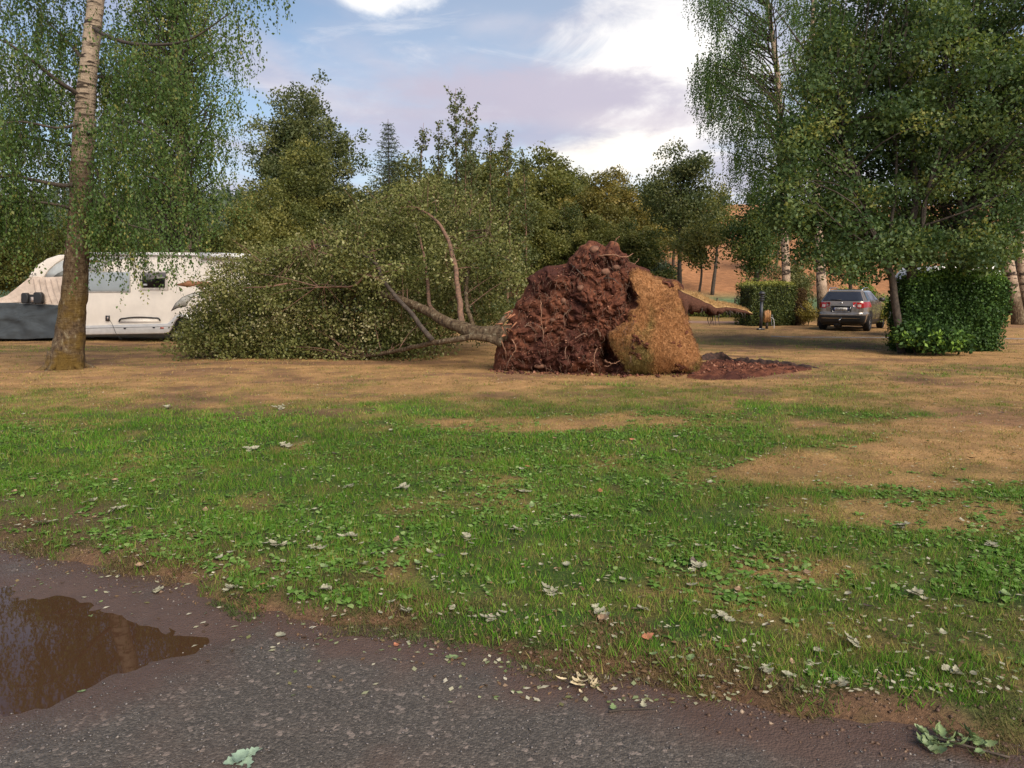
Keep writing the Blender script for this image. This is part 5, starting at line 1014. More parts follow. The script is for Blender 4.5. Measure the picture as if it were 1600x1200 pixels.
def build_motorhome():
    Y = 24.7; W = 2.3
    def xz(px, py): q = P(px, py, Y); return (q[0], q[2])
    o = thing('motorhome', (P(150, 533, Y)[0], Y, 0), 'cream motorhome with grey cover over its nose, parked behind the mossy birch', 'motorhome')
    cream = plain('cream_gelcoat', (.74, .67, .585), .35, var=.04, scale=2, spec=.5); grey = plain('grey_decal', (.42, .44, .43), .4, var=.05); silver = plain('silver_skirt', (.62, .60, .57), .32, .35, var=.05)
    cov = plain('beige_insulating_cover', (.62, .50, .41), .9, var=.1, scale=5, bump=.35, bscale=9); dcov = plain('charcoal_cover', (.045, .055, .062), .75, var=.12, scale=3, bump=.5, bscale=3.5)
    body = [xz(*p) for p in [(50, 436), (53, 427), (62, 417), (75, 407), (90, 401), (110, 397), (135, 394), (250, 394), (350, 395), (384, 398), (394, 408), (398, 440), (398, 512), (330, 512), (296, 512), (294, 500), (286, 492), (278, 492), (268, 500), (264, 512), (130, 518), (90, 518), (20, 512), (14, 480), (20, 460)]]
    b = prism(MB(), body, Y, Y + W, .07).build('body', cream, o)
    # overcab shell standing a little proud, with its grey flash
    oc = [xz(*p) for p in [(46, 433), (50, 425), (60, 414), (75, 404), (92, 398.5), (104, 398), (104, 402), (90, 411), (78, 421), (70, 433)]]
    pr = prism(MB(), oc, Y - .045, Y + W + .045, .03).build('overcab', cream, o)
    fl = [xz(*p) for p in [(69, 433.5), (76, 424), (86, 414), (97, 408), (105, 405), (105, 432.5)]]; prism(MB(), fl, Y - .02, Y + .02).build('overcab_flash', grey, pr)
    fd = [xz(*p) for p in [(84, 432.5), (91, 427), (104, 420.5), (104, 432)]]; prism(MB(), fd, Y - .028, Y).build('overcab_flash', plain('dark_grey_decal', (.16, .16, .14), .4), pr)
    q = P(51, 428.5, Y - .052); text_mesh('lettering', 'ALE', .10, M['black'], pr, tuple(q - ORG[o.name]), (math.pi/2, 0, 0), .002, 1.5)
    # covers over windscreen and nose: cloth with folds
    def cloth(name, outline, mat, y0, amp, sc, par):
        q = np.array([xz(*p) for p in outline]); c = q.mean(0); qq = np.vstack([q, q[:1]]); d = np.r_[0, np.cumsum(np.linalg.norm(np.diff(qq, axis=0), axis=1))]; u = np.linspace(0, d[-1], 140, endpoint=False); ou = np.stack([np.interp(u, d, qq[:, 0]), np.interp(u, d, qq[:, 1])], 1)
        rr = np.r_[1, 1, .97, np.linspace(.93, .01, 22)]; V2, Q = rings(ou, c, rr); x, z = V2[:, 0], V2[:, 1]; y = y0 + amp * fbm(x*sc*.5 + z*sc*.9, z*sc*1.5 - x*sc*.8, oct=4) - amp*.9*np.sin(z*7 + 3*x + 2*vnoise(x*2, z*2))*.35; y[:140] = Y + .35
        return mk(name, np.column_stack([x, y, z]), Q[:, ::-1], mat, par, True)
    cv = cloth('windscreen_cover', [(-24, 474), (0, 472), (12, 462), (30, 448), (47, 434), (60, 432), (72, 433.5), (104, 432), (120, 432), (120, 477), (90, 477), (40, 472), (20, 473), (0, 474)], cov, Y - .05, .02, 2.0, o)
    prism(MB(), [xz(*p) for p in [(-24, 474), (12, 461), (47, 433.5), (60, 434), (45, 470), (-20, 476)]], Y - .01, Y + W + .01, .03).build('windscreen_cover', cov, o)
    for k in range(5):                                             # quilting seams
        mbq = MB(); c = spline([P(52 + k*9, 436, Y - .085), P(55 + k*9.5, 455, Y - .09), P(62 + k*9.5, 474, Y - .085)], 10); mbq.tube(c, .007, 4); mbq.build('seam', plain('seam_thread', (.40, .32, .27), .9), cv)
    cloth('nose_cover', [(-46, 530), (-40, 480), (-24, 474), (0, 473), (20, 473), (36, 474.5), (60, 476), (100, 477), (122, 477), (122, 527), (80, 528), (40, 530), (0, 529)], dcov, Y - .09, .075, 1.6, o)
    prism(MB(), [xz(*p) for p in [(-46, 529), (-40, 480), (-24, 475), (30, 475), (30, 528)]], Y - .03, Y + W + .03, .12).build('nose_cover', dcov, o)
    prism(MB(), [xz(*p) for p in [(104, 434), (128, 434), (128, 520), (104, 520)]], Y - .03, Y + .1, .02).build('cab_pillar', plain('greyish_pillar', (.50, .53, .50), .5), o)
    # mirrors
    for x0, x1, y0, y1, dy in [(39, 50, 457.5, 474, .22), (60.5, 74, 456.5, 474.5, .30)]:
        m_ = prism(MB(), [xz(*p) for p in [(x0, y0+2), (x0+2, y0), (x1-3, y0), (x1, y0+4), (x1, y1-2), (x1-2, y1), (x0+2, y1), (x0, y1-3)]], Y - dy, Y - dy + .17, .03).build('mirror', M['black'], o)
    prism(MB(), [xz(*p) for p in [(48, 460), (62, 460), (62, 474), (48, 474)]], Y - .16, Y - .10, .01).build('mirror_bracket', M['black'], o); prism(MB(), [xz(*p) for p in [(53, 464), (60, 464), (60, 472), (53, 472)]], Y - .166, Y - .16).build('mirror_pane', plain('mirror_pane', (.5, .42, .38), .3), o)
    # decals, windows, skirt
    def dec(name, pts, mat, par=b, d=.006, t=.004): return prism(MB(), [xz(*p) for p in pts], Y - d, Y - d + t).build(name, mat, par)
    ar = [(135, 402), (205, 402)] + [(205 - 45*math.sin(a), 424 - 20*math.cos(a)) for a in np.linspace(.3, 1.57, 9)] + [(135, 424)]; dec('grey_panel', ar, plain('pale_grey_panel', (.50, .52, .52), .4))
    win = plain('acrylic_window', (.30, .335, .345), .12, var=.06, scale=1.2, spec=.7); fr = plain('window_frame', (.45, .44, .42), .4)
    w1 = prism(MB(), [xz(*p) for p in [(135.5, 424.5), (204, 424.5), (204, 456.5), (135.5, 456.5)]], Y - .03, Y + .01, .012).build('window', fr, o); prism(MB(), [xz(*p) for p in [(137, 426), (202.5, 426), (202.5, 454.5), (137, 454.5)]], Y - .042, Y - .02, .008).build('pane', win, w1)
    w2 = prism(MB(), [xz(*p) for p in [(220, 422.5), (263, 422.5), (263, 453), (220, 453)]], Y - .035, Y + .01, .012).build('window', plain('pale_window_frame', (.66, .60, .54), .4), o)
    prism(MB(), [xz(*p) for p in [(223, 426), (258.5, 426), (258.5, 449.5), (223, 449.5)]], Y - .040, Y - .02).build('painted_opening', plain('painted_dark_inside', (.012, .014, .02), .4), w2)  # flat near-black panel: unlit inside put into the colour, no opening cut
    q = [P(223, 426, Y - .06), P(258.5, 426, Y - .06), P(259, 434, Y - .34), P(229, 437, Y - .34)]; V = np.array(q + [p + (0, .02, .012) for p in q]); mk('open_flap', V, [(0,1,2,3),(4,7,6,5),(0,4,5,1),(1,5,6,2),(2,6,7,3),(3,7,4,0)], plain('pale_flap', (.55, .50, .48), .3), w2)
    prism(MB(), [xz(*p) for p in [(225, 443.5), (231, 443.5), (231, 446.5), (225, 446.5)]], Y - .046, Y - .041).build('white_box_inside', plain('white_item', (.8, .8, .8), .5), w2)
    dec('marker_light', [(138, 406.5), (158.5, 406.5), (158.5, 409.5), (138, 409.5)], plain('amber_marker', (.36, .20, .10), .4), d=.02, t=.02)
    brown = plain('brown_decal', (.33, .15, .07), .5); dec('brown_flash', [(272, 445), (288, 441), (294, 438), (304, 440), (315, 439), (330, 441), (334, 446), (320, 449), (312, 447), (305, 446), (296, 448.5), (284, 447)], brown); dec('brown_flash', [(286, 445.5), (318, 449), (326, 450), (322, 448), (300, 446.5)], brown, d=.008)
    sw = [(267, 486.5), (274, 474), (285, 464), (300, 458), (318, 455), (340, 452.5), (340, 455), (318, 457.5), (304, 462), (296, 470), (291, 479), (278, 481)]; dec('dark_swoosh', sw, plain('dark_swoosh', (.10, .095, .085), .5)); c = np.mean(sw, 0); dec('grey_swoosh', [tuple(c + (np.array(p) - c)*(.93, .86)) for p in sw], plain('grey_swoosh', (.45, .43, .38), .45), d=.009)
    for p in [(309.7, 476.5), (317, 483)]: dec('vent', [(p[0] + 2.9*math.cos(a), p[1] + 2.9*math.sin(a)) for a in np.linspace(0, 6.28, 14)[:-1]], M['black'], d=.015, t=.015)
    sk = prism(MB(), [xz(*p) for p in [(129, 509), (262, 505.5), (268, 501), (273, 495.5), (279, 491.5), (286, 490.5), (294, 492), (300, 497), (304, 505), (398, 504), (398, 517), (305, 517), (301, 506), (295, 498.5), (287, 495.5), (280, 497), (275, 502), (270, 512), (266, 519), (258, 521), (129, 523)]], Y - .07, Y + .3, .03).build('skirt', silver, o)
    for yy in (511.5,): dec('skirt_line', [(131, yy+1), (268, yy-2), (268, yy-1.4), (131, yy+1.7)], plain('line_shadow_gap', (.2, .19, .18), .6), sk, .076, .004)
    dec('hatch', [(188, 498.5), (249, 497.5), (251, 504), (186.5, 505)], cream, d=.012, t=.012); mbh = MB(); c = spline([P(185.5, 502.5, Y - .03), P(188, 498.5, Y - .03), P(195, 497.2, Y - .03), P(240, 496.6, Y - .03), P(248, 497.5, Y - .03), P(250.5, 501, Y - .03)], 30); mbh.tube(c, .02, 6); mbh.build('hatch_rim', M['black'], o, True)
    for p in [(197, 513), (242, 511.5)]: dec('latch', [(p[0]-2, p[1]-1), (p[0]+2, p[1]-1), (p[0]+1.4, p[1]+1), (p[0]-1.4, p[1]+1)], M['black'], sk, .085, .02)
    dec('reflector', [(252, 511), (257.5, 511), (257.5, 513.5), (252, 513.5)], plain('red_reflector', (.45, .12, .08), .3), sk, .082, .012)
    sb = dec('socket_box', [(166, 493), (171.8, 493), (171.8, 501.2), (166, 501.2)], M['black'], o, .05, .05); dec('plug', [(168.5, 495), (170.5, 495), (170.5, 499), (168.5, 499)], plain('plug', (.5, .4, .35), .5), sb, .06, .02)
    mbc = MB(); mbc.tube(spline([P(171, 499, Y - .07), P(176, 508, Y - .13), P(182, 522, Y - .16), P(190, 531, Y - .2)], 18), .008, 5); mbc.build('power_cable', M['black'], o, True)
    # roof edge, awning roll, underbody, wheels
    mb = MB(); mb.tube([P(134, 397, Y - .03), P(310, 398, Y - .03)], .045, 10); mb.build('roof_rail', silver, o, True); mb = MB(); mb.tube([P(314, 399.5, Y - .08), P(392, 401, Y - .08)], .10, 14); mb.build('awning_roll', plain('white_awning_case', (.75, .74, .72), .3), o, True)
    mb = MB(); mb.box((P(-10, 520, Y)[0], Y + .25, .22), (P(396, 520, Y)[0], Y + W - .2, .48)); mb.build('underbody', M['black'], o)
    for px in (38, 282): 
        for dy, s in ((.14, -1), (W - .14, 1)): wheel(o, (P(px, 520, Y)[0], Y + dy, .345), .345, .22, (0, s, 0), M['tyre'], M['rim'])
    prism(MB(), [xz(*p) for p in [(264, 517), (266, 505), (272, 497), (280, 493), (288, 492.5), (296, 496), (301, 503), (303, 517)]], Y + .01, Y + .04).build('wheel_arch', M['black'], o)
build_motorhome()

# ------------------------------------------------------------------ car: stack of rounded plan-view rings
class Body:
    def __init__(s, table, n=7.0):
        t = np.array(table, float); s.z, s.t, s.n = t[:, 0], t[:, 1:], n
    def at(s, z): return [np.interp(z, s.z, s.t[:, i]) for i in range(3)]     # rear y, front y, half width
    def ring(s, z, k=72):
        r, f, w = s.at(z); a = np.linspace(0, 2*np.pi, k, endpoint=False); c, q = np.cos(a), np.sin(a); e = 2/s.n
        return np.column_stack([w*np.sign(c)*np.abs(c)**e, (r+f)/2 + (f-r)/2*np.sign(q)*np.abs(q)**e, np.full(k, z)])
    def rear(s, u, z, off=.006):
        r, f, w = s.at(z); sn = np.clip(np.abs(u), 0, .9995); return np.array([u*w*(1 + off*.3), (r+f)/2 - (f-r)/2*(1 - sn**s.n)**(1/s.n) - off, z])
    def side(s, y, z, sg, off=.006):
        r, f, w = s.at(z); q = np.clip(np.abs((y - (r+f)/2) / ((f-r)/2)), 0, .9995); return np.array([sg*(w*(1 - q**s.n)**(1/s.n) + off), y, z])
    def mesh(s, zs, k=72):
        V = np.concatenate([s.ring(z, k) for z in zs]); i = np.arange(len(zs)-1)[:, None]*k; j = np.arange(k)[None]; Q = np.stack([i+j, i+(j+1) % k, i+k+(j+1) % k, i+k+j], -1).reshape(-1, 4)
        top = len(V); V = np.vstack([V, V[-k:].mean(0) + (0, 0, .015), V[:k].mean(0)]); jj = np.arange(k); e = (len(zs)-1)*k
        return V, Q, np.vstack([np.stack([e+jj, e+(jj+1) % k, np.full(k, top)], 1), np.stack([(jj+1) % k, jj, np.full(k, top+1)], 1)])
def patch(fn, us, vs):
    """grid of fn(u, v)"""
    V = np.array([fn(u, v) for v in vs for u in us]); n, m = len(vs), len(us); i = (np.arange(n-1)[:, None]*m + np.arange(m-1)[None]).ravel(); return V, np.stack([i, i+1, i+m+1, i+m], 1)
def build_car():
    c = G(1312, 517.5); heading = math.radians(35); o = thing('parked_car', (c[0], c[1], 0), 'brown-grey estate car with roof rails and tow ball, seen from behind on the dry lawn', 'car', rotz=-heading); o.scale = (1.06, 1.06, 1.06)
    paint = plain('brown_metallic_paint', (.30, .245, .195), .22, .45, var=.03, coat=1.0); B = Body([(.26, .12, 4.32, .80), (.34, .03, 4.42, .865), (.50, 0, 4.46, .90), (.66, .0, 4.47, .91), (.72, .05, 4.46, .912), (.90, .055, 4.38, .912), (1.0, .07, 4.22, .905), (1.06, .08, 3.9, .89), (1.12, .11, 3.35, .87), (1.18, .16, 3.15, .835), (1.30, .27, 2.85, .765), (1.42, .38, 2.55, .70), (1.50, .46, 2.35, .655), (1.545, .56, 2.2, .61), (1.57, .75, 2.0, .52), (1.585, 1.0, 1.7, .38)])
    V, Q, T = B.mesh(np.r_[np.linspace(.26, 1.5, 44), 1.52, 1.545, 1.56, 1.57, 1.58, 1.585]); body = MB().add(V, Q, T).build('body', paint, o, True, local=True)
    def rp(name, us, zs, mat, off, par=body, fn=None, flip=False):
        V, Q = patch(fn or (lambda u, z: B.rear(u, z, off)), us, zs); return mk(name, V, Q if not flip else Q[:, ::-1], mat, par, True, local=True)
    gl = glass('tinted_glass', (.03, .032, .04), .05); red = plain('tail_lamp_red', (.42, .012, .010), .15, var=.05, spec=.8); clear = plain('tail_lamp_clear', (.75, .55, .5), .1, spec=.8); dark = plain('rough_black_bumper', (.016, .015, .015), .6); mid = plain('pale_bumper_top', (.36, .31, .26), .25, .5, coat=1.0)
    rw = rp('rear_window', np.linspace(-.86, .86, 21), np.linspace(1.165, 1.49, 9), gl, .008); rp('window_surround', np.linspace(-.92, .92, 21), np.linspace(1.14, 1.515, 9), M['black'], .004)
    wi = MB(); wi.tube([B.rear(-.02, 1.175, .03), B.rear(-.5, 1.19, .03)], [.02, .008], 6); wi.build('wiper', M['black'], rw, local=True)
    for s in (-1, 1):
        u = np.linspace(.60, .995, 12)*s; fn = lambda uu, v, s=s: B.rear(uu, .86 + (abs(uu) - .60)*.12 + v*(.235 - .03*abs(uu)) - .10*max(0, .72 - abs(uu))*v, .022); l = rp('tail_lamp', u if s > 0 else u[::-1], np.linspace(0, 1, 7), red, 0, o, fn)
        uc = np.linspace(.63, .76, 6)*s; fc = lambda uu, v: B.rear(uu, .915 + v*.10, .030); rp('reversing_lamp', uc if s > 0 else uc[::-1], np.linspace(0, 1, 4), clear, 0, l, fc)
        ys = np.linspace(.03, .30, 8); fs = lambda y, v, s=s: B.side(y, .93 + v*(.17 - .1*y) + .05*y, s, .016); rp('side_lens', ys if s > 0 else ys[::-1], np.linspace(0, 1, 4), red, 0, l, fs)
        rp('bumper_reflector', np.linspace(.66, .80, 5)*s if s > 0 else np.linspace(.80, .66, 5)*-1, np.linspace(.52, .555, 3), red, .012, o)
    rp('bumper_shelf', np.linspace(-.985, .985, 25), np.linspace(.60, .70, 5), mid, .035, o); rp('lower_bumper', np.linspace(-.995, .995, 25), np.linspace(.27, .60, 8), dark, .03, o)
    rp('shelf_top', np.linspace(-.985, .985, 25), np.linspace(0, 1, 3), mid, 0, o, lambda u, v: B.rear(u, .70, .035*(1-v)) + np.array([0, 0, .004*v]))
    rp('silver_strip', np.linspace(-.75, .75, 15), np.linspace(.485, .50, 3), M['chrome'], .036, o)
    # plate on a flat patch, the recess shade put into its dark colour
    rp('plate_recess', np.linspace(-.40, .40, 9), np.linspace(.73, .93, 4), plain('recess_shade', (.05, .04, .03), .3, .4), .008, o); cs = MB(); cs.tube([B.rear(-.38, .925, .016), B.rear(-.33, .745, .02), B.rear(.33, .745, .02), B.rear(.38, .925, .016)], .012, 5); cs.build('plate_surround', M['chrome'], o, local=True)
    cs = MB(); cs.tube([B.rear(-.41, .945, .016), B.rear(.41, .945, .016)], .014, 5); cs.build('tailgate_handle', M['black'], o, local=True)
    y0 = B.rear(0, .835, .02)[1]; pl = MB().box((-.26, y0 - .006, .78), (.26, y0, .89)).build('number_plate', plain('white_plate', (.72, .68, .62), .4, var=.03), o, local=True); bl = plain('plate_blue', (.03, .06, .22), .4)
    MB().box((-.26, y0 - .009, .78), (-.225, y0 - .006, .89)).build('blue_band', bl, pl, local=True); MB().box((.225, y0 - .009, .78), (.26, y0 - .006, .89)).build('blue_band', bl, pl, local=True)
    text_mesh('plate_lettering', 'DC-858-LL', .095, M['black'], pl, (0, y0 - .009, .833), (math.pi/2, 0, 0), .002, .86)
    # side windows
    for s in (-1, 1):
        for a0, a1, b0, b1 in [(.50, .98, .62, 1.0), (1.03, 1.80, 1.05, 1.80), (1.86, 2.95, 1.86, 2.38)]:
            us = np.linspace(0, 1, 8); fn = lambda u, v, s=s: B.side((a0 + (a1-a0)*u)*(1-v) + (b0 + (b1-b0)*u)*v, 1.165 + .315*v, s, .008); rp('side_window', us if s > 0 else us[::-1], np.linspace(0, 1, 7), gl, 0, o, fn)
        rp('sill', (np.linspace(.8, 3.5, 8))[::s], np.linspace(.27, .42, 4), dark, 0, o, lambda y, z, s=s: B.side(y, z, s, .012)); rp('sill_strip', (np.linspace(1.1, 3.2, 6))[::s], np.linspace(.445, .465, 2), M['chrome'], 0, o, lambda y, z, s=s: B.side(y, z, s, .014))
        for yc in (.82, 3.55):
            ar = [(0, 0)] + [(math.cos(a), math.sin(a)) for a in np.linspace(-.35, math.pi + .35, 20)]; V = np.array([B.side(yc + .42*p, max(.262, .36 + .42*q), s, .014) for p, q in ar]); F = np.array([(0, k, k+1) for k in range(1, 20)]); mk('wheel_arch', V, F if s > 0 else F[:, ::-1], dark, o, local=True)
            wheel(o, (s*.80, yc, .335), .335, .235, (s, 0, 0), M['tyre'], M['rim'], True)
        r = MB(); c_ = spline([(s*.585, .62, 1.535), (s*.60, .75, 1.60), (s*.60, 1.2, 1.63), (s*.58, 1.9, 1.62), (s*.56, 2.15, 1.57)], 24); r.tube(c_, .022, 7); r.build('roof_rail', M['chrome'], o, True, local=True)
        m = MB(); bmx = np.array([(0,0,0),(.20,.02,.01),(.20,.02,.15),(.02,0,.16)]); V = np.vstack([bmx, bmx + (0, .12, 0), ]) * (s, 1, 1) + (s*.86, 2.62, 1.10); m.add(V, [(0,1,2,3),(4,7,6,5),(0,4,5,1),(1,5,6,2),(2,6,7,3),(3,7,4,0)]).build('wing_mirror', M['black'], o, local=True)
        for y_ in (1.0, 1.83): 
            d = MB(); d.tube([B.side(y_, z, s, .004) for z in np.linspace(.46, 1.15, 10)], .004, 4); d.build('door_seam', M['black'], o, local=True)
        h = MB(); h.tube([B.side(1.15, 1.02, s, .03), B.side(1.35, 1.02, s, .03)], .016, 6); h.build('door_handle', paint, o, local=True)
    t = MB(); t.tube(spline([(0, .1, .36), (0, -.06, .33), (0, -.12, .36), (0, -.12, .42)], 10), .02, 6); t.build('tow_bar', M['black'], o, True, local=True)
    bm = bmesh.new(); bmesh.ops.create_uvsphere(bm, u_segments=12, v_segments=8, radius=.035); V = np.array([v.co for v in bm.verts]) + (0, -.12, .43); F3 = np.array([[v.index for v in f.verts] for f in bm.faces if len(f.verts) == 3]); F4 = np.array([[v.index for v in f.verts] for f in bm.faces if len(f.verts) == 4]); bm.free(); mk('tow_ball', V, [F3, F4], M['chrome'], o, True, local=True)
    e = MB(); e.box((-.75, .35, .2), (.75, 4.2, .34)); e.build('underbody', M['black'], o, local=True); s = MB(); s.tube([(-.12, .35, .27), (-.12, .05, .25)], .13, 10); s.build('silencer', dark, o, local=True)
    bd = MB(); bd.tube([B.rear(-.05, 1.07, .012), B.rear(.05, 1.07, .012)], .022, 6); bd.build('tailgate_badge', M['chrome'], o, local=True)
build_car()

# ------------------------------------------------------------------ small things on the lawn's far side
def build_small():
    rg = np.random.default_rng(81)
    b = G(1188.5, 515); o = thing('post_lamp', (b[0], b[1], 0), 'short dark grey post lamp with louvred head before the clipped hedge', 'lamp'); gm = plain('dark_grey_metal', (.075, .075, .08), .45, .4); x, y = b[0], b[1]
    m = MB(); m.tube([(x, y, 0), (x, y, .05), (x, y, .055)], [.17, .17, .10], 18); m.build('base_plate', gm, o, True); m = MB(); m.tube([(x, y, .05), (x, y, 1.18)], .065, 18); m.build('post', gm, o, True)
    for k in range(3): m = MB(); m.tube([(x, y, 1.22 + k*.085), (x, y, 1.25 + k*.085), (x, y, 1.27 + k*.085)], [.12, .115, .07], 18); m.build('louvre', gm, o, True)
    m = MB(); m.tube([(x, y, 1.18), (x, y, 1.46)], .055, 14); m.build('diffuser', plain('frosted_diffuser', (.22, .22, .22), .4), o, True); m = MB(); m.tube([(x, y, 1.46), (x, y, 1.53), (x, y, 1.58), (x, y, 1.60)], [.135, .13, .08, .02], 18); m.build('cap', gm, o, True)
    mk('base_label', np.array([(x-.12, y-.172, .03), (x-.04, y-.172, .03), (x-.04, y-.172, .06), (x-.12, y-.172, .06)]), [(0, 1, 2, 3)], plain('pale_label', (.7, .7, .68), .5), o)
    b = G(1198, 514); o = thing('standpipe', (b[0], b[1], 0), 'wooden-clad tap post with white hose, beside the post lamp', 'tap post'); w = plain('orange_wood', (.45, .22, .08), .7, var=.25, scale=9, bump=.2); x, y = b[0], b[1]
    m = MB(); m.box((x-.045, y-.045, 0), (x+.045, y+.045, .32)); m.build('post', M['bark'], o)
    for dx in (-.135, -.045, .045): m = MB(); m.box((x+dx+.003, y-.075, .30 - .02*(dx < -.1)), (x+dx+.085, y-.05, .78 + .04*(abs(dx+.045) < .01))); m.build('board', w, o)
    m = MB(); m.box((x-.13, y-.048, .30), (x+.13, y+.09, .76)); m.build('box', w, o)
    m = MB(); m.tube(spline([(x+.13, y-.04, .50), (x+.22, y-.08, .46), (x+.27, y-.08, .3), (x+.29, y-.06, .02)], 16), .014, 6); m.build('hose', plain('white_hose', (.7, .68, .66), .5), o, True); m = MB(); m.tube(spline([(x+.13, y-.05, .56), (x+.20, y-.06, .60), (x+.16, y-.07, .35), (x+.20, y-.08, .12)], 16), .012, 6); m.build('hose', plain('grey_hose', (.3, .3, .3), .5), o, True)
    for px in (1120, 1148):
        q = at(px, 57.5); m = MB(); m.box((q[0]-.05, q[1]-.05, q[2]-.1), (q[0]+.05, q[1]+.05, q[2]+.42)); f = m.build('fence_post', M['bark']); tag(f, 'thin dark fence post at the edge of the far green meadow', 'post', 'fence posts of the meadow')
    # white caravan behind the tall hedge
    b = np.array([P(1472, 500, 27.6)[0], 27.6, 0]); wm = plain('white_caravan_shell', (.78, .77, .74), .35, var=.04); o = thing('caravan', (b[0], b[1], 0), 'white caravan mostly hidden behind the tall hedge', 'caravan', rotz=.04); o.scale = (.62, 1, .99)
    pts = [(-2.2, .4), (-2.3, .8), (-2.25, 1.5), (-2.0, 2.2), (-1.6, 2.48), (1.7, 2.52), (2.1, 2.3), (2.25, 1.4), (2.2, .4)]; sh = MB(); V_ = prism(sh, pts, -1.1, 1.1, .08); V_.build('shell', wm, o, local=True)
    for x0, x1 in ((-1.7, -.6), (.4, 1.4)): m = MB(); prism(m, [(x0, 1.2), (x1, 1.2), (x1, 1.85), (x0, 1.85)], -1.125, -1.09, .01); m.build('window', glass('caravan_glass', (.04, .045, .05)), o, local=True)
    for s in (-1, 1): wheel(o, (0, s*1.0, .31), .31, .19, (0, s, 0), M['tyre'], M['rim'], True)
    m = MB(); m.box((-2.0, -1.0, .28), (2.0, 1.0, .42)); m.build('chassis', M['black'], o, local=True); m = MB(); m.tube([(2.0, 0, .4), (3.2, 0, .42)], .04, 6); m.build('drawbar', M['black'], o, local=True)
    # slatted hut, only its corner shows
    b = at(1640, 46); o = thing('slatted_hut', b, 'dark brown slatted timber hut beyond the birches', 'hut'); wd = plain('dark_timber', (.10, .052, .035), .8, var=.25, scale=7); x0 = P(1592, 420, 46)[0]; z0, z1 = b[2], P(1592, 392, 46)[2]
    m = MB(); m.box((x0+.05, 46.05, z0), (x0 + 3.6, 48.5, z1)); m.build('wall', plain('timber_shadow_board', (.03, .018, .013), .9), o)  # backing coloured darker than the slats, as shade in their gaps
    for z in np.arange(z0 + .05, z1, .16): m = MB(); m.box((x0, 45.98, z), (x0 + 3.65, 46.04, z + .115)); m.build('slat', wd, o)
    m = MB(); V = np.array([(x0-.2, 45.8, z1), (x0+3.8, 45.8, z1), (x0+3.8, 47.2, z1+.8), (x0-.2, 47.2, z1+.8), (x0+3.8, 48.7, z1), (x0-.2, 48.7, z1)]); V = np.vstack([V, V + (0, 0, .08)]); m.add(V, [(0,3,2,1),(3,5,4,2),(6,7,8,9),(9,8,10,11),(0,1,7,6),(4,5,11,10),(1,2,8,7),(2,4,10,8),(5,3,9,11),(3,0,6,9)]); m.build('roof', wd, o)
build_small()

